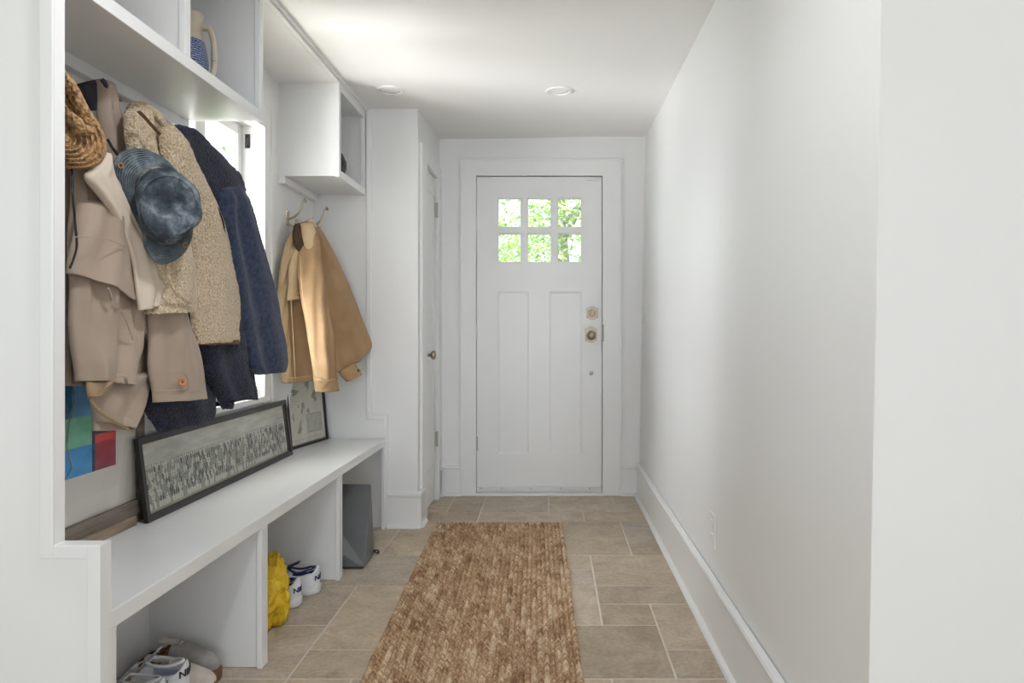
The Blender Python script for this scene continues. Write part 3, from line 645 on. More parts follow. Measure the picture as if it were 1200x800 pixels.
def ring(pts, off, wav=0, k=3, ph=0): return [onplane(x, y, hc, hn, off+wav*math.sin(2*PI*i*k/len(pts)+ph)) for i, (x, y) in enumerate(pts)]
def lerp(a, b, t): return [(x+(u-x)*t, y+(v-y)*t) for (x, y), (u, v) in zip(a, b)]
def align(a, b):
    n = len(a); best = min(range(n), key=lambda s: sum((a[i][0]-b[(i+s) % n][0])**2+(a[i][1]-b[(i+s) % n][1])**2 for i in range(0, n, 4))); return b[best:]+b[:best]
crownb = align(brimo, crownb); crownm = align(brimo, crownm); crownt = align(brimo, crownt)
ringsolid('brim', [ring(lerp(crownb, brimo, .1), -.004), ring(lerp(crownb, brimo, .5), -.004, .006, 2), ring(brimo, -.012, .012, 2), ring(brimo, -.004, .012, 2), ring(lerp(crownb, brimo, .5), .004, .006, 2), ring(lerp(crownb, brimo, .1), .004)], DENIMB, dh, 8, False)
cc = (197, 243)
def shrink(p, t): return [(cc[0]+(x-cc[0])*t, cc[1]+(y-cc[1])*t) for x, y in p]
ringsolid('crown', [ring(crownb, 0), ring(lerp(crownb, crownm, .6), .03), ring(crownm, .062), ring(crownt, .078), ring(shrink(crownt, .72), .078, .005, 3, 1), ring(shrink(crownt, .4), .070, .008, 2, .5), ring(shrink(crownt, .1), .066)], DENIM, dh, 6, True, nz=.011, nsc=15)
b = MB(); q = [onplane(x, y, hc, hn, .082) for x, y in crownt]; b.tube(q+[q[0]], .0028, 6); b.build('crown_seam', DENIM, dh, True)
b = MB(); q = [onplane(x, y, hc, hn, .003) for x, y in crownb]; b.tube(q+[q[0]], .004, 6); b.build('band_seam', DENIM, dh, True)
for x, y in ((141, 194), (217, 287)): b = MB(); b.lathe(onplane(x, y, hc, hn, .006), hn, [(.0035, 0), (.007, 0), (.0075, .003), (.004, .003), (.0035, 0)], 14); b.build('eyelet', mat('brass', (.30, .19, .09), .4, .9), dh)

sh = thing('straw_hat', 'brown crocheted straw hat hanging by its folded brim at the left edge of the niche', 'hat', W(90, 150, -1.08))
hc, hn, hu, hv = frame(85, 150, -1.07, (.72, -.69, .02))
so = closed([(60,96),(72,84),(80,96),(92,112),(105,128),(117,146),(124,163),(125,177),(119,190),(104,198),(84,198),(66,194),(48,180),(40,150),(46,118)], 72)
def sring(t, off, wav=0, k=3, ph=0, cx=74, cy=160): return [onplane(cx+(x-cx)*t, cy+(y-cy)*t, hc, hn, off+wav*math.sin(2*PI*i*k/len(so)+ph)) for i, (x, y) in enumerate(so)]
rr = [sring(1, -.03), sring(1.0, -.012)]
for i in range(1, 14): t = 1-i*.065; rr.append(sring(t, .005+.055*(1-t)**.8+(.006 if i % 2 else -.004), .004, 2))
rr.append(sring(.06, .06))
ringsolid('crown', rr, STRAW, sh, 4, True, nz=.0012, nsc=40)
b = MB(); q = cr([tuple(W(*p)) for p in ((70,80,-1.06),(80,98,-1.05),(90,116,-1.04),(99,134,-1.03),(102,150,-1.03),(94,152,-1.03),(86,142,-1.03),(78,130,-1.03))], 8)
b.tube(q, [.006+.013*min(1, i/8, (len(q)-1-i)/8) for i in range(len(q))], 14, .7); 
o = b.build('folded_brim', STRAW, sh, True)

# ------------------------------------------------------------------ brass hooks and tan work jacket
BRASSN = mat('brushed_nickel_brass', (.50, .42, .32), .3, 1)
def hook(X, Z, z, label, L_=.095):
    t = thing('coat_hook', label, 'hook', V(X, Z, z), 'double coat hooks on the back wall')
    b = MB(); b.box(X, X+.006, Z-.014, Z+.014, z-.035, z+.035, .002); b.build('back_plate', BRASSN, t)
    b = MB(); q = cr([tuple(V(X+a, Z, z+c)) for a, c in ((.004, -.005), (.03, .004), (.052, .022), (.066, .045), (.078, .075), (.086, .085))], 6); b.tube(q, .0055, 10); b.lathe(q[-1], (1, 0, .5), [(.006, -.004), (.011, 0), (.011, .004), (0, .007)], 14); b.build('upper_arm', BRASSN, t, True)
    b = MB(); q = cr([tuple(V(X+a, Z, z+c)) for a, c in ((.004, -.02), (.02, -.035), (.036, -.038), (.045, -.025), (.047, -.012))], 6); b.tube(q, .005, 10); b.lathe(q[-1], (.2, 0, 1), [(.005, -.003), (.008, 0), (.007, .005), (0, .008)], 12); b.build('lower_arm', BRASSN, t, True)
    for s in (-.025, .027): b = MB(); b.lathe(V(X+.006, Z, z+s), (1, 0, 0), [(.005, 0), (.004, .0015), (0, .002)], 8); b.build('screw', STEEL, t)
    return t
hook(XB, 3.27, 1.585, 'nickel coat hook with a bare upper arm, the left one above the work jacket')
hook(XB+.04, 3.47, 1.58, 'nickel coat hook holding the collar of the tan work jacket')
for Z, lb in ((1.62, 'mostly hidden coat hook behind the straw hat'), (1.86, 'mostly hidden coat hook behind the trench coat collar'), (2.08, 'mostly hidden coat hook behind the sherpa jacket collar')): hook(XB, Z, 1.60, lb)
wj = thing('work_jacket', 'tan canvas work jacket hanging alone on the nickel hook beside the end wall', 'jacket', V(-1.15, 3.4, 1.55))
D1 = 3.38
def R(*r): return [(*q[:4], q[4], q[5]) for q in r]
loft('jacket_back', R((346,262,364,258,3.36,3.42),(352,280,378,274,3.34,3.44),(358,308,394,304,3.32,3.48),(362,340,408,335,3.30,3.52),(367,372,421,368,3.30,3.55),(372,402,434,400,3.30,3.57),(384,440,433,408,3.32,3.57)), DUCK, wj, t=.05, folds=((.010, 5, 0, 1.5), (.006, 10, 1, 1)), seed=41, sub=9, seg=56)
loft('jacket_front', R((344,268,354,268,3.26,3.3),(336,290,356,288,3.2,3.28),(330,315,360,312,3.16,3.26),(327,350,366,350,3.14,3.25),(327,385,370,385,3.13,3.25),(329,420,374,418,3.13,3.25),(332,449,376,444,3.13,3.25)), DUCK, wj, t=.028, folds=((.006, 7, 0, 1),), seed=42, sub=9)
loft('front_facing', R((341,272,346,270,3.22,3.24),(333,292,342,290,3.15,3.2),(328,318,337,316,3.10,3.16),(325,350,336,350,3.08,3.13),(325,385,337,385,3.07,3.12),(328,418,339,417,3.07,3.12),(331,449,342,447,3.07,3.12)), DUCKP, wj, t=.020, folds=((.004, 4, 0, 30),), seed=43)
loft('front_placket', R((346,285,353,285,3.2,3.22),(339,310,350,310,3.12,3.16),(337,340,349,340,3.09,3.13),(336,352,352,350,3.09,3.13)), DUCKP, wj, t=.018, seed=44)
loft('sleeve', R((352,262,366,260,3.26,3.3),(350,285,372,280,3.2,3.26),(349,305,375,302,3.14,3.22),(350,328,378,325,3.10,3.18),(354,352,381,350,3.07,3.15),(358,378,386,375,3.06,3.14),(362,402,390,400,3.05,3.13),(366,425,392,423,3.04,3.12),(369,444,392,443,3.04,3.12)), DUCK, wj, t=.052, folds=((.009, 4, 0, 3), (.006, 7, 0, 12)), nz=.012, seed=45, sub=9, seg=48)
loft('cuff', R((368,441,392,440,3.04,3.12),(369,450,393,449,3.04,3.12),(370,459,395,457,3.04,3.12)), DUCK, wj, t=.055, folds=((.003, 9, 0, 14),), seed=46)
loft('collar_lining', R((346,262,356,261,3.2,3.24),(343,270,359,268,3.18,3.22),(344,284,361,282,3.17,3.2),(349,296,358,294,3.17,3.2)), COLLARB, wj, t=.02, seed=47)
loft('collar', R((352,262,363,260,3.2,3.26),(354,274,368,272,3.18,3.24),(357,286,368,284,3.17,3.22),(360,292,365,291,3.17,3.2)), DUCKP, wj, t=.028, seed=48)
loft('neck_lining', R((360,257,367,256,3.36,3.38),(364,270,372,268,3.36,3.38),(370,284,376,281,3.36,3.38)), CREAM, wj, t=.012, seed=49)
loft('collar_tip', R((370,272,373,272,3.42,3.44),(374,283,380,284,3.42,3.44),(379,292,386,293,3.42,3.44),(381,296,384,296,3.42,3.44)), COLLARB, wj, t=.010, seed=50)
seam('hanging_loop', [(366,256,3.41),(371,266,3.41),(373,276,3.41),(376,288,3.41)], .004, COLLARB, wj)
loft('far_cuff', R((395,434,414,424,3.36,3.4),(399,440,419,430,3.36,3.4),(406,447,424,438,3.36,3.4)), DUCK, wj, t=.03, seed=51)
b = MB(); b.lathe(W(420, 434, 3.33), (.2, -1, 0), [(0, 0), (.007, 0), (.006, .004), (0, .004)], 10); b.build('cuff_button', COLLARB, wj)
button(389, 446, 3.06, .008, COLLARB, wj)
seam('sleeve_seam', [(352,300,3.09),(353,330,3.04),(358,365,3.0),(364,400,2.99),(370,440,2.98)], .0014, DUCKP, wj)
seam('cuff_stitch', [(370,444,2.97),(381,446,2.96),(392,444,3.02)], .0014, DUCKP, wj)
seam('hem_stitch', [(334,443,3.06),(350,442,3.06),(366,440,3.1)], .0014, DUCKP, wj)
seam('front_stitch', [(341,352,3.07),(343,385,3.05),(345,420,3.05),(346,447,3.05)], .0014, DUCKP, wj)
seam('yoke_seam', [(341,345,3.1),(352,343,3.09)], .0022, DUCKP, wj)

# ------------------------------------------------------------------ framed pictures on the bench
def framed(name, label, A, B_, ztop, leanx, wd, dp, fmat, bead=None, z0=.4745):
    """A, B_: (X, Z) of the two lower front corners; leans back by leanx at ztop. Returns thing, local frame"""
    a = V(A[0], A[1], z0); c = V(B_[0], B_[1], z0); u = (c-a).normalized(); n0 = Vector((u.y, -u.x, 0)); 
    if n0.x < 0: n0 = -n0
    v = (Vector((0, 0, ztop-z0))-n0*leanx).normalized(); n = u.cross(v); n = n if n.dot(n0) > 0 else -n
    w_ = (c-a).length; h_ = math.hypot(ztop-z0, leanx)
    t = thing(name, label, 'picture', tuple((a+c)/2))
    def Q(s, r, o=0): return a+u*s+v*r+n*o
    def bar(b, s0, s1, r0, r1, o0, o1): 
        vv = [b.bm.verts.new(Q(s, r, o)) for o in (o0, o1) for s, r in ((s0, r0), (s1, r0), (s1, r1), (s0, r1))]
        for f in ((0, 1, 2, 3), (7, 6, 5, 4), (0, 4, 5, 1), (1, 5, 6, 2), (2, 6, 7, 3), (3, 7, 4, 0)): b.bm.faces.new([vv[i] for i in f])
    b = MB(); e = .003
    for s0, s1, r0, r1 in ((0, w_, 0, wd), (0, w_, h_-wd, h_), (0, wd, wd, h_-wd), (w_-wd, w_, wd, h_-wd)): bar(b, s0, s1, r0, r1, -dp, 0)
    for s0, s1, r0, r1 in ((wd, w_-wd, wd, wd+.004), (wd, w_-wd, h_-wd-.004, h_-wd), (wd, wd+.004, wd, h_-wd), (w_-wd-.004, w_-wd, wd, h_-wd)): bar(b, s0, s1, r0, r1, -dp, -.004)
    b.build('frame', fmat, t)
    return t, Q, w_, h_, bar
def flat(Q, s0, s1, r0, r1, o, name, m, parent, nx=1, ny=1):
    vs = [Q(s0+(s1-s0)*i/nx, r0+(r1-r0)*j/ny, o) for j in range(ny+1) for i in range(nx+1)]
    fs = [(j*(nx+1)+i, j*(nx+1)+i+1, (j+1)*(nx+1)+i+1, (j+1)*(nx+1)+i) for j in range(ny) for i in range(nx)]
    return link(name, mesh(name, vs, fs, uvs=[(i/nx, j/ny) for j in range(ny+1) for i in range(nx+1)]), m, parent)
PICGLASS = bpy.data.materials.new('picture_glass'); PICGLASS.use_nodes = True; nt = PICGLASS.node_tree; nt.nodes.clear()
o_ = nt.nodes.new('ShaderNodeOutputMaterial'); m_ = nt.nodes.new('ShaderNodeMixShader'); t_ = nt.nodes.new('ShaderNodeBsdfTransparent'); g_ = nt.nodes.new('ShaderNodeBsdfGlossy'); g_.inputs['Roughness'].default_value = .01
lw = nt.nodes.new('ShaderNodeLayerWeight'); lw.inputs[0].default_value = .2; mm = nt.nodes.new('ShaderNodeMath'); mm.operation = 'MULTIPLY'; mm.inputs[1].default_value = .30
nt.links.new(lw.outputs['Facing'], mm.inputs[0]); nt.links.new(mm.outputs[0], m_.inputs[0]); nt.links.new(t_.outputs[0], m_.inputs[1]); nt.links.new(g_.outputs[0], m_.inputs[2]); nt.links.new(m_.outputs[0], o_.inputs[0])
# panoramic group photograph
def paint(name, fn, rough=.8):
    return fn(mat(name, (.5, .5, .5), rough))
def panomat(m):
    uv = N(m, 'ShaderNodeUVMap'); s = N(m, 'ShaderNodeSeparateXYZ'); L(m, uv.outputs[0], s.inputs[0])
    n = N(m, 'ShaderNodeTexNoise', Scale=9.0, Detail=6); L(m, uv.outputs[0], n.inputs['Vector']); r = N(m, 'ShaderNodeValToRGB'); e = r.color_ramp.elements; e[0].position = .35; e[0].color = (.42, .42, .36, 1); e[1].position = .65; e[1].color = (.58, .58, .51, 1); L(m, n.outputs['Fac'], r.inputs[0])
    r2 = N(m, 'ShaderNodeValToRGB'); e = r2.color_ramp.elements; e[0].position = .0; e[0].color = (.20, .20, .17, 1); e[1].position = .12; e[1].color = (1, 1, 1, 1); L(m, s.outputs['Y'], r2.inputs[0])
    mx = N(m, 'ShaderNodeMix', data_type='RGBA', blend_type='MULTIPLY'); mx.inputs[0].default_value = .55; L(m, r.outputs[0], mx.inputs[6]); L(m, r2.outputs[0], mx.inputs[7]); L(m, mx.outputs[2], P(m).inputs['Base Color']); return m
pp, Q, w_, h_, bar = framed('panoramic_photograph', 'long black framed black and white group photograph leaning on the bench', (-1.203, 2.044), (-1.192, 3.162), .728, .032, .017, .014, BLACKF)
flat(Q, .017, w_-.017, .017, h_-.017, -.014, 'print', paint('faded_photo_paper', panomat), pp)
PG = [mat('photo_dark', (.09, .09, .078), .8), mat('photo_mid', (.27, .27, .235), .8), mat('photo_pale', (.56, .56, .49), .8)]
vs = []; fs = []; fm = []
rnd = random.Random(2); NP = 84
def pq(pts, o, k):
    b0 = len(vs); vs.extend(Q(s, r, o) for s, r in pts); fs.append(tuple(range(b0, b0+len(pts)))); fm.append(k)
for row in range(8):
    for i in range(NP):
        s = .035+(w_-.07)*(i+.5*(row % 2))/NP+rnd.uniform(-.001, .001); r = .150-row*.0155+rnd.uniform(-.001, .001)+.008; o = -.0135+row*.00025
        bw = .0052; 
        pq([(s-bw, r-.020), (s+bw, r-.020), (s+bw*.8, r-.003), (s+.0015, r), (s-.0015, r), (s-bw*.8, r-.003)], o, rnd.choice((0, 1, 1, 2)) if row < 7 else 2 if rnd.random() < .7 else 1)
        pq([(s+.0028*math.cos(a*PI/3), r+.003+.0036*math.sin(a*PI/3)) for a in range(6)], o+.0001, rnd.choice((2, 2, 1)))
        pq([(s-.003, r+.004), (s+.003, r+.004), (s+.0025, r+.0072), (s-.0025, r+.0072)], o+.0002, rnd.choice((0, 1)))
link('printed_crowd', mesh('printed_crowd', vs, fs, mats=PG, fm=fm), None, pp)
flat(Q, .017, w_-.017, .017, h_-.017, -.009, 'glass', PICGLASS, pp)
b = MB(); bar(b, .0205, w_-.0205, .0205, .0225, -.009, -.0075); bar(b, .0205, w_-.0205, h_-.0225, h_-.0205, -.009, -.0075); bar(b, .0205, .0225, .02, h_-.02, -.009, -.0075); bar(b, w_-.0225, w_-.0205, .02, h_-.02, -.009, -.0075); b.build('inner_bead', mat('worn_gilt', (.30, .22, .12), .5, .3), pp)
# abstract painting in a driftwood frame
DRIFT = varied('weathered_driftwood', (.055, .048, .042), (.30, .245, .195), 14, .85, .8, 40, .006, stretch=(1, .18, 1.6), lo=.32, hi=.7)
DRIFT2 = varied('pale_driftwood', (.17, .115, .075), (.40, .31, .23), 16, .85, .8, 40, .006, stretch=(1, .18, 1.6), lo=.3, hi=.65)
ab, Q, w_, h_, bar = framed('abstract_painting', 'framed print of blue, green and red patches leaning under the trench coat', (-1.247, 1.42), (-1.247, 2.100), 1.22, .003, .03, .010, DRIFT)
b = MB(); bar(b, -.004, w_-.075, 0, .028, 0, .016); b.build('lower_rail', DRIFT2, ab)
b = MB(); bar(b, -.004, w_-.03, .028, .070, -.004, .006); b.build('weathered_batten', DRIFT, ab)
flat(Q, .03, w_-.03, .03, h_-.03, -.0095, 'mat_board', varied('mat_board', (.70, .66, .60), (.74, .70, .64), 4, .7, 0), ab)
def brushy(name, c, d): return varied(name, c, d, 30, .6, .3, 60, .001, detail=8, stretch=(1, .5, 1))
blocks = [((.03, .28, .68), (.07, .42, .80), 1.40, 1.975, .665, .742), ((.16, .55, .36), (.26, .66, .46), 1.40, 1.872, .742, .822), ((.012, .13, .30), (.03, .22, .42), 1.40, 1.795, .822, .93), ((.10, .32, .66), (.20, .46, .78), 1.795, 1.872, .822, .98),
          ((.62, .015, .02), (.80, .06, .06), 1.885, 1.975, .665, .765), ((.20, .26, .36), (.30, .36, .46), 1.872, 1.975, .78, .98), ((.05, .03, .07), (.09, .05, .10), 1.872, 1.885, .665, .78), ((.02, .04, .09), (.04, .07, .13), 1.885, 1.975, .765, .78), ((.10, .40, .55), (.2, .5, .6), 1.40, 1.795, .93, 1.10), ((.5, .3, .1), (.6, .4, .2), 1.795, 1.975, .98, 1.10)]
for i, (c, d, Za, Zb, za, zb_) in enumerate(blocks):
    flat(Q, (Za-1.42)*K+.03 if Za == 1.40 else (Za-1.42)*K, (Zb-1.42)*K, za-.4745, zb_-.4745, -.0092, 'paint_patch', brushy('pigment_%s' % 'abcdefghij'[i], c, d), ab)
b = MB(); q = cr([tuple(Q((z-1.42)*K, r, -.0085)) for z, r in ((1.785, .46), (1.80, .40), (1.782, .34), (1.775, .27), (1.79, .22), (1.76, .19))], 5); b.tube(q, .0028, 6, .3); b.build('painted_line', mat('ochre_line', (.33, .30, .24), .7), ab)
flat(Q, .03, w_-.03, .03, h_-.03, -.006, 'glass', PICGLASS, ab)
# small framed map
mp, Q, w_, h_, bar = framed('framed_map', 'small black framed old map of islands leaning in the corner of the bench', (-1.238, 3.27), (-1.168, 3.598), .93, .045, .010, .018, BLACKF)
flat(Q, .010, w_-.010, .010, h_-.010, -.008, 'map_sheet', varied('old_paper', (.50, .47, .40), (.60, .57, .49), 12, .8, 0), mp)
INK = varied('map_green', (.16, .18, .12), (.34, .35, .26), 60, .8, 0); GREY = mat('map_ink', (.16, .15, .13), .8)
vs = []; fs = []
def blob(s, r, a, c, n=14, rot=0):
    b0 = len(vs)
    for k in range(n):
        th = 2*PI*k/n; q = 1+.3*math.sin(3*th+s*90)+.18*math.sin(5*th+r*70); x = a*q*math.cos(th); y = c*q*math.sin(th); vs.append(Q(s+x*math.cos(rot)-y*math.sin(rot), r+x*math.sin(rot)+y*math.cos(rot), -.0074))
    fs.append(tuple(range(b0, b0+n)))
for a in ((.10, .09, .014, .035, 14, -.4), (.14, .19, .012, .03, 14, -.5), (.05, .15, .007, .02), (.19, .17, .012, .012), (.26, .24, .02, .03), (.08, .27, .03, .015), (.20, .30, .02, .02), (.10, .20, .006, .01)): blob(*a)
for k_, f_ in enumerate(fs): link('printed_island', mesh('printed_island', [vs[i] for i in f_], [tuple(range(len(f_)))]), INK, mp)
b = MB()
for k in range(9): bar(b, .03, .03+.035+.02*(k % 3), .20+.012*k, .2015+.012*k, -.0078, -.0073)
for s0, s1, r0, r1 in ((.17, .31, .06, .062), (.17, .31, .15, .152), (.17, .172, .06, .15), (.308, .31, .06, .15), (.016, w_-.016, .016, .0175), (.016, .0175, .016, h_-.02), (w_-.0175, w_-.016, .016, h_-.02), (.04, .30, .035, .036)): bar(b, s0, s1, r0, r1, -.0078, -.0073)
b.build('printed_lines', GREY, mp)
blob_o = len(vs); flat(Q, .172, .308, .062, .15, -.0077, 'map_inset', varied('map_inset_tone', (.36, .36, .31), (.48, .47, .41), 70, .8, 0), mp)
flat(Q, .010, w_-.010, .010, h_-.010, -.004, 'glass', PICGLASS, mp)

# ------------------------------------------------------------------ things in the cabinets
STONEW = varied('cream_stoneware', (.50, .43, .33), (.58, .51, .41), 25, .4, .1)
def bluestripe(m):
    tc = N(m, 'ShaderNodeTexCoord'); mp_ = N(m, 'ShaderNodeMapping'); mp_.inputs['Scale'].default_value = (6, 6, 1); L(m, tc.outputs['Object'], mp_.inputs['Vector'])
    w_ = N(m, 'ShaderNodeTexWave', Scale=42.0, Distortion=7.0, Detail=3, bands_direction='Z'); w_.inputs['Detail Scale'].default_value = 2; L(m, mp_.outputs[0], w_.inputs['Vector'])
    r = N(m, 'ShaderNodeValToRGB'); e = r.color_ramp.elements; e[0].position = .72; e[0].color = (.018, .045, .18, 1); e[1].position = .92; e[1].color = (.45, .52, .62, 1); L(m, w_.outputs['Fac'], r.inputs[0]); L(m, r.outputs[0], P(m).inputs['Base Color']); return m
BLUEG = paint('cobalt_striped_glaze', bluestripe, .3)
jc = V(-1.118, 2.10, 1.7855); jug = thing('stoneware_jug', 'cream stoneware jug with cobalt blue striped body on the shelf over the coats', 'jug', tuple(jc))
b = MB(); b.lathe(jc, (0, 0, 1), [(0, 0), (.043, 0), (.052, .01), (.060, .05), (.062, .09), (.056, .13), (.050, .155)], 40); b.build('body', BLUEG, jug, True)
b = MB(); b.lathe(jc, (0, 0, 1), [(.050, .155), (.043, .18), (.041, .21), (.046, .232), (.050, .238), (.047, .240), (.038, .225), (.036, .19), (.030, .155)], 40); b.build('neck', STONEW, jug, True)
b = MB(); q = cr([tuple(jc+Vector(p)) for p in ((.044, .01, .20), (.064, .015, .195), (.074, .018, .15), (.076, .018, .10), (.072, .015, .06), (.055, .01, .035))], 6); b.tube(q, .011, 12, .8); b.build('handle', STONEW, jug, True)
bk = thing('storage_box', 'brown wicker box at the top left inside the near wall cabinet', 'box', V(-1.12, 1.53, 1.7855))
WICK = varied('brown_wicker', (.26, .13, .055), (.50, .31, .16), 60, .7, .8, 90, .004, bt='voronoi')
b = MB(); b.box(-1.235, -1.035, 1.43, 1.625, 1.7855, 1.99, .008); b.build('body', WICK, bk)
b = MB(); b.box(-1.24, -1.03, 1.425, 1.63, 1.985, 2.02, .008); b.build('lid', WICK, bk)
vc = V(-1.075, 3.36, 1.7855); vase = thing('dark_vase', 'dark round vase with a thin neck inside the smaller far cabinet', 'vase', tuple(vc))
DKG = varied('dark_iron_glaze', (.02, .018, .016), (.05, .045, .04), 20, .45, .2)
b = MB(); b.lathe(vc, (0, 0, 1), [(0, 0), (.035, 0), (.055, .02), (.070, .06), (.070, .09), (.052, .13), (.02, .155), (.012, .165)], 36); b.build('body', DKG, vase, True)
b = MB(); b.lathe(vc, (0, 0, 1), [(.012, .165), (.009, .19), (.012, .205), (.016, .21), (.012, .21), (.007, .19), (.007, .165)], 24); b.build('neck', DKG, vase, True)

# ------------------------------------------------------------------ jute rug
def rug():
    A0, A1 = (-.553, 1.45), (.112, 1.45); B0, B1 = (-.618, 3.675), (.067, 3.675)
    NC, NR = 34, 270; sx, sz = 5, 3; nx = NC*sx; nz = NR*sz; vs = []; fs = []; uvs = []
    for j in range(nz+1):
        v = j/nz; row = j/sz
        for i in range(nx+1):
            u = i/nx; c = min(NC-1, int(u*NC)); lu = u*NC-c
            xa = A0[0]+(A1[0]-A0[0])*u; xb_ = B0[0]+(B1[0]-B0[0])*u; Z = A0[1]+(B0[1]-A0[1])*v; X = xa+(xb_-xa)*v
            ph = (c % 2)*.5+noise.noise(Vector((c*3.3, row*.05, 0)))*1.2; lu = max(0, min(1, lu))
            br = abs(math.sin(PI*lu))**.9; bump = .5+.5*math.sin(2*PI*(row*.9+ph)+abs(lu-.5)*1.2)
            h = .001+.0105*br**1.3+.0030*br*bump+.0012*noise.noise(Vector((X*60, Z*60, c)))
            e = min(u, 1-u)*NC; wob = .006*noise.noise(Vector((0, Z*9, 5 if u < .5 else 9)))+.003*noise.noise(Vector((0, Z*40, 5 if u < .5 else 9)))
            X += wob*(1-min(1, e*2))
            if e < .7: h += .003*(1-e/.7)
            ev = min(v, 1-v)*NR
            if ev < 2.2: h += .004*(1-ev/2.2); Z += .006*noise.noise(Vector((X*25, 0, 3)))
            if i in (0, nx) or j in (0, nz): h = 0.0006
            vs.append(V(X, Z, h)); uvs.append((u, v))
    for j in range(nz):
        for i in range(nx): a = j*(nx+1)+i; fs.append((a, a+1, a+nx+2, a+nx+1))
    return mesh('jute_rug', vs, fs, True, uvs)
def jute(m):
    uv = N(m, 'ShaderNodeUVMap'); sep = N(m, 'ShaderNodeSeparateXYZ'); L(m, uv.outputs[0], sep.inputs[0])
    def M(op, a, b_): n = N(m, 'ShaderNodeMath', operation=op); L(m, a, n.inputs[0]); n.inputs[1].default_value = b_; return n.outputs[0]
    col = M('FLOOR', M('MULTIPLY', sep.outputs[0], 34.0), 0)
    def tex(kx, ky, det):
        cb = N(m, 'ShaderNodeCombineXYZ'); L(m, M('MULTIPLY', col, kx), cb.inputs[0]); L(m, M('MULTIPLY', sep.outputs[1], ky), cb.inputs[1]); n = N(m, 'ShaderNodeTexNoise', Scale=1.0, Detail=det, Roughness=.6); L(m, cb.outputs[0], n.inputs['Vector']); return n.outputs['Fac']
    mp3 = N(m, 'ShaderNodeMapping'); mp3.inputs['Scale'].default_value = (34*3.2, 70, 1); L(m, uv.outputs[0], mp3.inputs['Vector']); n3 = N(m, 'ShaderNodeTexNoise', Scale=1.0, Detail=3); L(m, mp3.outputs[0], n3.inputs['Vector'])
    mx1 = N(m, 'ShaderNodeMix'); mx1.inputs[0].default_value = .38; L(m, tex(7.77, 13.0, 5.0), mx1.inputs[2]); L(m, n3.outputs['Fac'], mx1.inputs[3])
    mx0 = N(m, 'ShaderNodeMix'); mx0.inputs[0].default_value = .38; L(m, mx1.outputs[0], mx0.inputs[2]); L(m, tex(5.31, 190.0, 3.0), mx0.inputs[3])
    r = N(m, 'ShaderNodeValToRGB'); e = r.color_ramp.elements; e[0].position = .42; e[0].color = (.24, .125, .06, 1); e[1].position = .585; e[1].color = (.84, .69, .49, 1); e.new(.50).color = (.52, .335, .19, 1); L(m, mx0.outputs[0], r.inputs[0])
    mp2 = N(m, 'ShaderNodeMapping'); mp2.inputs['Scale'].default_value = (260, 800, 1); L(m, uv.outputs[0], mp2.inputs['Vector']); n2 = N(m, 'ShaderNodeTexNoise', Scale=1.0, Detail=4); L(m, mp2.outputs[0], n2.inputs['Vector'])
    r2 = N(m, 'ShaderNodeValToRGB'); e = r2.color_ramp.elements; e[0].position = .32; e[0].color = (.45, .40, .35, 1); e[1].position = .62; e[1].color = (1.25, 1.25, 1.25, 1); L(m, n2.outputs['Fac'], r2.inputs[0])
    mx = N(m, 'ShaderNodeMix', data_type='RGBA', blend_type='MULTIPLY'); mx.inputs[0].default_value = .85; L(m, r.outputs[0], mx.inputs[6]); L(m, r2.outputs[0], mx.inputs[7]); L(m, mx.outputs[2], P(m).inputs['Base Color'])
    b = N(m, 'ShaderNodeBump', Strength=.8, Distance=.004); L(m, n2.outputs['Fac'], b.inputs['Height']); L(m, b.outputs[0], P(m).inputs['Normal']); return m
tag(link('jute_rug', rug(), paint('braided_jute', jute, .9)), 'long brown braided jute runner rug lying on the stone tiles', 'rug')

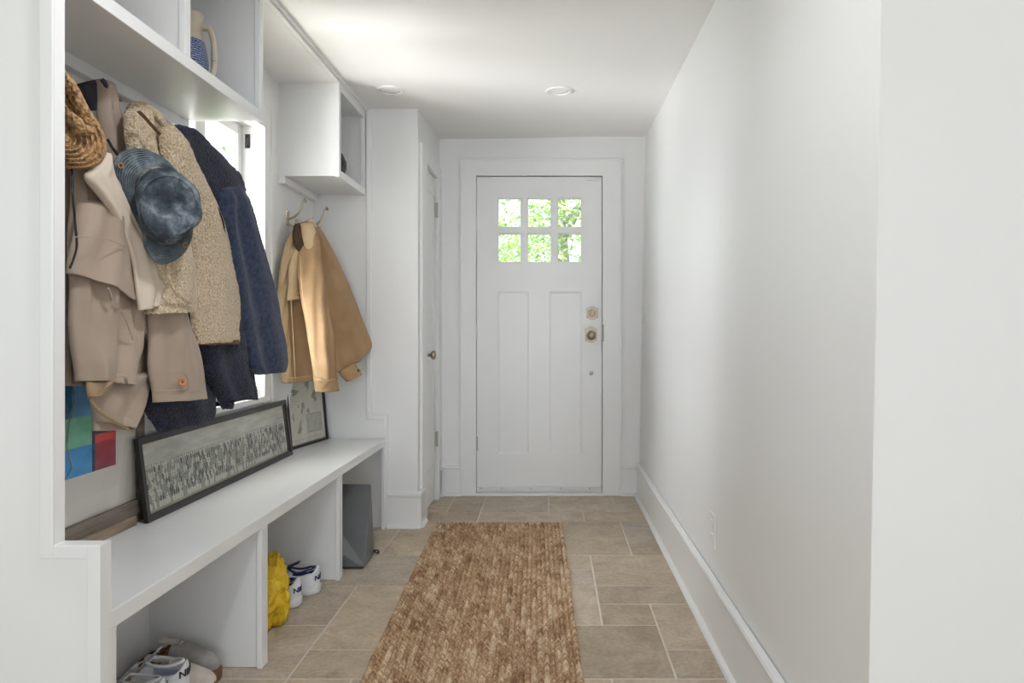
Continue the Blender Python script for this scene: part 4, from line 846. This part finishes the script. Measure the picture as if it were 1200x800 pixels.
# ------------------------------------------------------------------ shoes
def shoe(name, label, loc, ang, Ln, prof, mats_, wscale=1, group=None, toe_out=True, text=None, soleh=.022, solesc=1.05, laces=True, open_=(.05, .42), roll=0, texth=.06, tsize=.026, rearmat=None):
    """built heel at 0, toe at Ln along +x, then placed. prof(s) gives top height"""
    t = thing(name, label, 'shoe', loc, group); t.rotation_euler = (0, 0, ang)
    def pl(s):   # half width
        w0 = .034+.010*math.sin(PI*min(1, s*1.15)**1.6); 
        if s < .12: w0 *= math.sqrt(max(.0, 1-((.12-s)/.12)**2))*.75+.25
        if s > .78: w0 *= math.sqrt(max(0, 1-((s-.78)/.22)**2))
        return w0*wscale
    def mk(nm, vs, fs, m, par, smooth=True, uvs=None):
        o = bpy.data.objects.new(nm, mesh(nm, vs, fs, smooth, uvs)); COL.objects.link(o); o.data.materials.append(m); o.parent = par; return o
    ns = 26; seg = 20
    # sole
    vs = []; fs = []
    for i in range(ns+1):
        s = i/ns; s = .004+.992*s; x = s*Ln; w_ = pl(s)*solesc+.001; lift = .010*max(0, (s-.8)/.2)**2+.006*max(0, (.1-s)/.1)**2
        for (yy, zz) in ((-.9, 0), (.9, 0), (1, .006), (1.0, soleh), (.9, soleh+.002), (-.9, soleh+.002), (-1.0, soleh), (-1, .006)):
            vs.append((x+(-.004 if i == 0 else .004 if i == ns else 0), yy*w_, zz+(lift if zz < .01 else lift*.5)))
    for i in range(ns):
        for k in range(8): fs.append((i*8+k, i*8+(k+1) % 8, (i+1)*8+(k+1) % 8, (i+1)*8+k))
    fs.append(tuple(range(8))[::-1]); fs.append(tuple(ns*8+k for k in range(8)))
    mk('sole', vs, fs, mats_[1], t)
    # upper: cross sections, open top between open_[0] and open_[1]
    vs = []; fs = []; opn = []
    for i in range(ns+1):
        s = .01+.98*i/ns; x = s*Ln; w_ = pl(s)*.98; h = prof(s)
        o = 0
        if open_[0] < s < open_[1]: o = min(1, min(s-open_[0], open_[1]-s)/.05)
        opn.append(o)
        for k in range(seg+1):
            th = PI*k/seg; cy = math.cos(th); sz = math.sin(th)
            y = w_*math.copysign(abs(cy)**.75, cy); z = soleh-.004+(h-soleh+.004)*abs(sz)**.65
            if o > 0 and abs(cy) < .62: z -= o*(h-soleh)*.75*(1-(abs(cy)/.62)**4); 
            vs.append((x, y, z))
    m_ = seg+1
    for i in range(ns):
        for k in range(seg): fs.append((i*m_+k, i*m_+k+1, (i+1)*m_+k+1, (i+1)*m_+k))
    fs.append(tuple(range(m_))[::-1]); fs.append(tuple(ns*m_+k for k in range(m_)))
    up = mk('upper', vs, fs, mats_[0], t); up.data.materials.append(mats_[2]); up.data.materials.append(rearmat or mats_[0])
    for i in range(ns):
        for k in range(seg):
            if rearmat and (i+.5)/ns < .47: up.data.polygons[i*seg+k].material_index = 2
            if opn[i] > 0 and opn[i+1] > 0 and abs(math.cos(PI*(k+.5)/seg)) < .60: up.data.polygons[i*seg+k].material_index = 1
    # padded collar and lining
    pts = []; 
    for k in range(33):
        th = 2*PI*k/32; c = (open_[0]+open_[1])/2; hw = (open_[1]-open_[0])/2*.96; s = c+hw*math.cos(th); pts.append((s*Ln, pl(max(.05, s))*.66*math.sin(th), prof(s)-.004+.003))
    b = MB(); b.tube(pts[:-1]+[pts[0]], .0042, 8); me = bpy.data.meshes.new('collar'); b.bm.to_mesh(me); b.bm.free(); me.polygons.foreach_set('use_smooth', [True]*len(me.polygons)); o = bpy.data.objects.new('collar', me); COL.objects.link(o); me.materials.append(mats_[6] if len(mats_) > 6 else mats_[0]); o.parent = t
    # tongue
    s0 = open_[1]-.02; vs = []; fs = []
    for i in range(7):
        f = i/6; x = (s0+.14-.26*f)*Ln; z = prof(s0+.14)*(1-f)+(prof(open_[1]-.1)+.028)*f+.004
        for yy, zz in ((-.019, -.003), (-.012, .003), (0, .005), (.012, .003), (.019, -.003), (0, -.006)): vs.append((x, yy, z+zz))
    for i in range(6):
        for k in range(6): fs.append((i*6+k, i*6+(k+1) % 6, i*6+6+(k+1) % 6, i*6+6+k))
    fs += [tuple(range(6)), tuple(36+k for k in range(6))[::-1]]; mk('tongue', vs, fs, mats_[3], t)
    if laces:
        b = MB()
        for i in range(5):
            s = open_[1]+.03+.055*i; z = prof(s)+.004; q = [Vector((s*Ln, -.022, z-.010)), Vector((s*Ln+.004, -.012, z)), Vector((s*Ln, 0, z+.004)), Vector((s*Ln-.004, .012, z)), Vector((s*Ln, .022, z-.010))]; b.tube(cr([tuple(p) for p in q], 3), .0026, 6)
        b.tube(cr([(open_[1]*Ln, 0, prof(open_[1])+.008), (open_[1]*Ln+.01, .03, prof(open_[1])+.004), (open_[1]*Ln+.045, .05, .05), (open_[1]*Ln+.075, .048, .035)], 4), .0024, 6)
        me = bpy.data.meshes.new('laces'); b.bm.to_mesh(me); b.bm.free(); o = bpy.data.objects.new('laces', me); COL.objects.link(o); me.materials.append(mats_[4]); o.parent = t
    if text:
        cu = bpy.data.curves.new('heel_lettering', 'FONT'); cu.body = text; cu.size = tsize; cu.align_x = 'CENTER'; cu.extrude = .0008; cu.offset = .0006; cu.space_character = 1.02
        to = bpy.data.objects.new('heel_lettering', cu); COL.objects.link(to); bpy.context.view_layer.update()
        dg = bpy.context.evaluated_depsgraph_get(); me = bpy.data.meshes.new_from_object(to.evaluated_get(dg)); bpy.data.objects.remove(to)
        me.materials.clear(); me.materials.append(mats_[5])
        # wrap the letters around the back of the heel
        for v in me.vertices:
            a = v.co.x/.032; wy = pl(.12)*.97; v.co = Vector((.12*Ln-(.116*Ln+.004+v.co.z)*math.cos(a), -(wy+.004+v.co.z)*math.sin(a), texth+v.co.y))
        o = bpy.data.objects.new('heel_lettering', me); COL.objects.link(o); o.parent = t
    return t
SUEDE = varied('brown_suede', (.14, .062, .025), (.22, .105, .045), 30, .9, .4, 300, .001); CANV = varied('cream_canvas', (.44, .39, .33), (.58, .53, .47), 25, .85, .4, 400, .001); GREYS = varied('grey_suede', (.26, .25, .24), (.36, .34, .32), 30, .9, .3)
GUM = varied('brown_gum_sole', (.13, .062, .028), (.19, .10, .05), 20, .6, .2); WLEA = varied('white_leather', (.66, .67, .70), (.76, .77, .79), 12, .4, .1); LILAC = varied('pale_lilac_mesh', (.42, .44, .56), (.52, .54, .66), 60, .8, .3, 300, .001)
WRUB = varied('white_rubber', (.62, .62, .62), (.74, .74, .74), 10, .5, .1); NAVYM = varied('navy_mesh', (.012, .02, .075), (.025, .04, .13), 50, .8, .4, 300, .001); INKB = mat('black_lettering', (.02, .02, .025), .5); INKN = mat('navy_lettering', (.02, .028, .10), .5)
LACEW = varied('white_lace', (.6, .6, .58), (.7, .7, .68), 40, .8, .2); LACEB = varied('beige_lace', (.46, .38, .26), (.55, .46, .33), 40, .8, .2); GREYM = varied('grey_mesh', (.24, .24, .24), (.34, .34, .34), 50, .8, .3)
def pf_low(s): return .092-.020*math.sin(PI*min(1, s/.42))+(0 if s < .42 else -(s-.42)*.065) if s < .8 else .067-(s-.8)*.12
def pf_run(s):
    if s < .12: return .112-(s)*.12
    if s < .42: return .0976-.012*math.sin(PI*(s-.12)/.3)+.004
    return max(.045, .100-(s-.42)*.10)
def pf_mid(s):
    if s < .42: return .152-.008*math.sin(PI*s/.42)
    return max(.055, .152-(s-.42)**.8*.19)
def pf_mule(s):
    if s < .15: return .060+s*.05
    if s < .42: return .068+(s-.15)*.05
    return max(.05, .092-(s-.42)*.075)
def pwl(pts): return lambda s: next((a[1]+(b[1]-a[1])*(s-a[0])/(b[0]-a[0]) for a, b in zip(pts, pts[1:]) if s <= b[0]), pts[-1][1])
pf_b = pwl([(0, .045), (.12, .074), (.3, .085), (.45, .118), (.6, .108), (.8, .092), (.93, .076), (1.01, .058)])
pf_c = pwl([(0, .045), (.12, .072), (.3, .080), (.45, .108), (.6, .100), (.8, .082), (.93, .070), (1.01, .055)])
# running shoes under the middle of the bench, heels towards the hall
gB = 'white and navy running shoes'
shoe('running_shoe', 'white running shoe with navy lining next to the yellow bag', V(-.955, 2.60, 0), PI-.12, .29, pf_run, (WLEA, WRUB, NAVYM, NAVYM, LACEW, INKN, NAVYM), text='NIKE', texth=.058, soleh=.030, solesc=1.08)
shoe('running_shoe', 'white running shoe with navy lining, the far one of the pair beside the bench divider', V(-.925, 2.735, 0), PI+.05, .29, pf_run, (WLEA, WRUB, NAVYM, NAVYM, LACEW, INKN, NAVYM), text='NIKE', texth=.058, soleh=.030, solesc=1.08)
# near cubby
shoe('suede_sneaker', 'grey and cream sneaker with brown gum sole against the bench divider', V(-1.265+.02, 2.055, 0), -.02, .252, pf_b, (GREYS, GUM, SUEDE, CANV, LACEW, INKB, SUEDE), wscale=1.1, soleh=.036, laces=False, rearmat=SUEDE)
shoe('canvas_sneaker', 'cream canvas sneaker with brown suede sides, between the grey one and the white one', V(-1.235, 1.958, 0), .03, .272, pf_c, (CANV, GUM, SUEDE, CANV, LACEW, INKB, CANV), wscale=1.05, soleh=.036, laces=False, rearmat=SUEDE)
b = None
shoe('white_sneaker', 'white high sneaker with lilac lining and black heel lettering', V(-.995, 1.872, 0), PI+.02, .25, pf_mid, (WLEA, WRUB, LILAC, LILAC, LACEB, INKB), text='NIKE', texth=.112, soleh=.03, open_=(.04, .45))
shoe('white_sneaker', 'white high sneaker with lilac lining, lowest in the picture', V(-1.005, 1.775, 0), PI-.03, .25, pf_mid, (WLEA, WRUB, LILAC, LILAC, LACEB, INKB), text='NIKE', texth=.112, soleh=.03, open_=(.04, .45))

# ------------------------------------------------------------------ yellow bag
yb = thing('yellow_bag', 'crumpled bright yellow bag on the tiles behind the bench divider', 'bag', V(-1.02, 2.40, 0))
YEL = varied('yellow_nylon', (.62, .38, .005), (.82, .55, .02), 9, .38, .9, 26, .012)
def crumple(name, cx, cZ, cz_, rx, rZ, rz, seed, par):
    bm = bmesh.new(); bmesh.ops.create_icosphere(bm, subdivisions=5, radius=1)
    for v in bm.verts:
        n = v.co.copy(); q = n*1.6+Vector((seed, 0, 0)); q = Vector((q.x*1.5, q.y*1.5, q.z*.6)); d = 1.1-.42*abs(noise.noise(q*1.1))-.30*abs(noise.noise(q*2.1+Vector((3, 1, 2))))-.10*abs(noise.noise(q*4))
        v.co = V(cx, cZ, cz_)+Vector((n.x*rx*d, n.y*rZ*d, n.z*rz*d)); v.co.z = max(v.co.z, .0015+.001*abs(noise.noise(v.co*30)))
    me = bpy.data.meshes.new(name); bm.to_mesh(me); bm.free(); me.polygons.foreach_set('use_smooth', [True]*len(me.polygons)); return link(name, me, YEL, par)
crumple('bag_body', -1.055, 2.42, .10, .125, .10, .125, 2.0, yb)
crumple('bag_fold', -1.005, 2.47, .12, .055, .06, .13, 8.0, yb)
crumple('bag_fold', -.985, 2.44, .055, .05, .055, .065, 15.0, yb)
b = MB(); q = cr([tuple(V(*p)) for p in ((-.985, 2.40, .10), (-.965, 2.41, .12), (-.955, 2.43, .09), (-.945, 2.45, .04), (-.965, 2.46, .02))], 6); b.tube(q, .006, 8, .5); b.build('strap', YEL, yb, True)

# ------------------------------------------------------------------ grey wedge shaped speaker box and its cable
gx_ = thing('wedge_box', 'dark grey metal wedge shaped box on the floor in the end cubby', 'box', V(-.97, 3.1, 0))
GM = varied('grey_painted_metal', (.13, .135, .14), (.17, .175, .18), 5, .38, .1, 200, .001, metal=.3)
pts = [(-.822, 3.19, .008), (-.815, 2.995, .012), (-1.13, 2.995, .012), (-1.13, 3.19, .008), (-1.13, 2.995, .18), (-1.13, 3.185, .334), (-.837, 3.185, .334)]
bm = bmesh.new(); vv = [bm.verts.new(V(*p)) for p in pts]
for f in ((0, 1, 6), (1, 2, 4), (1, 4, 5, 6), (2, 3, 5, 4), (3, 0, 6, 5), (0, 3, 2, 1)): bm.faces.new([vv[i] for i in f])
bmesh.ops.bevel(bm, geom=list(bm.edges), offset=.003, segments=2, affect='EDGES'); b = MB(); b.bm.free(); b.bm = bm; b.build('shell', GM, gx_)
b = MB(); b.hexa([(-1.12, 3.0), (-.825, 3.0), (-.83, 3.18), (-1.12, 3.18)], 0, .012, .002); b.build('base', mat('black_rubber_foot', (.03, .03, .03), .7), gx_)
b = MB(); q = cr([tuple(V(*p)) for p in ((-.83, 3.17, .02), (-.812, 3.17, .028), (-.802, 3.18, .022), (-.804, 3.19, .008), (-.83, 3.22, .005))], 6); b.tube(q, .0035, 8); b.build('cable', THREAD, gx_, True)

# ------------------------------------------------------------------ outdoors
b = MB(); b.box(-30, 30, 4.62, 40, -.5, -.15); b.box(-30, -1.5, -12, 4.62, -.5, -.15); struct('ground', b, varied('lawn', (.10, .16, .05), (.22, .30, .12), 3, .9, .3))
BARK = varied('bark', (.36, .36, .38), (.56, .56, .58), 14, .9, .6, 30, .02, stretch=(1, 1, .3))
def leafmat(name, c):
    m = bpy.data.materials.new(name); m.use_nodes = True; b = P(m); b.inputs['Base Color'].default_value = (*c, 1); b.inputs['Roughness'].default_value = .5
    tl = N(m, 'ShaderNodeBsdfTranslucent'); tl.inputs[0].default_value = (c[0]*1.4, c[1]*1.3, c[2], 1); mx = N(m, 'ShaderNodeMixShader'); mx.inputs[0].default_value = .45; o = [n for n in m.node_tree.nodes if n.type == 'OUTPUT_MATERIAL'][0]
    L(m, b.outputs[0], mx.inputs[1]); L(m, tl.outputs[0], mx.inputs[2]); L(m, mx.outputs[0], o.inputs[0]); m.diffuse_color = (*c, 1); return m
LEAF = [leafmat('leaf_green', (.42, .62, .26)), leafmat('leaf_light', (.62, .74, .42)), leafmat('leaf_deep', (.28, .46, .22))]
def tree(label, x, y, h, r, seed, n=5200, ls=.09, low=.8, trunk=.12, group=None):
    rnd = random.Random(seed); t = thing('tree', label, 'tree', (x, y, -.15), group)
    b = MB(); b.tube([(x, y, -.15), (x+.05, y, h*.3), (x-.05, y+.05, h*.6), (x, y, h*.9)], [trunk, trunk*.8, trunk*.5, .03], 12); b.build('trunk', BARK, t, True)
    for k in range(3):
        a = rnd.uniform(0, 2*PI); b = MB(); z0 = h*rnd.uniform(.3, .6); b.tube([(x, y, z0), (x+math.cos(a)*r*.4, y+math.sin(a)*r*.4, z0+h*.12), (x+math.cos(a)*r*.8, y+math.sin(a)*r*.8, z0+h*.2)], [trunk*.4, trunk*.25, .015], 8); b.build('branch', BARK, t, True)
    cl = [(Vector((x, y, h*.6))+Vector((rnd.gauss(0, .5)*r, rnd.gauss(0, .5)*r, rnd.uniform(-.5, .5)*(h-low))), rnd.uniform(.25, .5)*r) for _ in range(26)]
    vs = []; fs = []; fm = []
    for i in range(n):
        c, q = rnd.choice(cl); p = c+Vector((rnd.gauss(0, 1), rnd.gauss(0, 1), rnd.gauss(0, 1))).normalized()*q*rnd.random()**.4
        if p.z < low*.4: continue
        a = Vector((rnd.gauss(0, 1), rnd.gauss(0, 1), rnd.gauss(0, .5))).normalized(); bb = a.orthogonal().normalized(); s = ls*rnd.uniform(.6, 1.3); b0 = len(vs)
        vs += [p, p+a*s*.5+bb*s*.3, p+a*s, p+a*s*.5-bb*s*.3]; fs.append((b0, b0+1, b0+2, b0+3)); fm.append(rnd.choice((0, 0, 1, 1, 2)))
    o = link('foliage', mesh('foliage', vs, fs, mats=LEAF, fm=fm), None, t); o['kind'] = 'stuff'; return t
tree('leafy tree seen through the left panes of the front door', -1.55, 9.5, 4.2, 1.5, 1)
tree('leafy tree with a trunk seen through the middle panes of the front door', .25, 13.5, 5.2, 1.7, 2, n=8000, trunk=.16)
tree('leafy tree farther right beyond the front door, only its edge in the right panes', 2.1, 9.5, 4.4, 1.6, 5)
tree('young green tree seen through the side window behind the navy jacket', -3.75, 7.5, 4.0, .85, 3, n=7000, ls=.07, low=.5, trunk=.06)
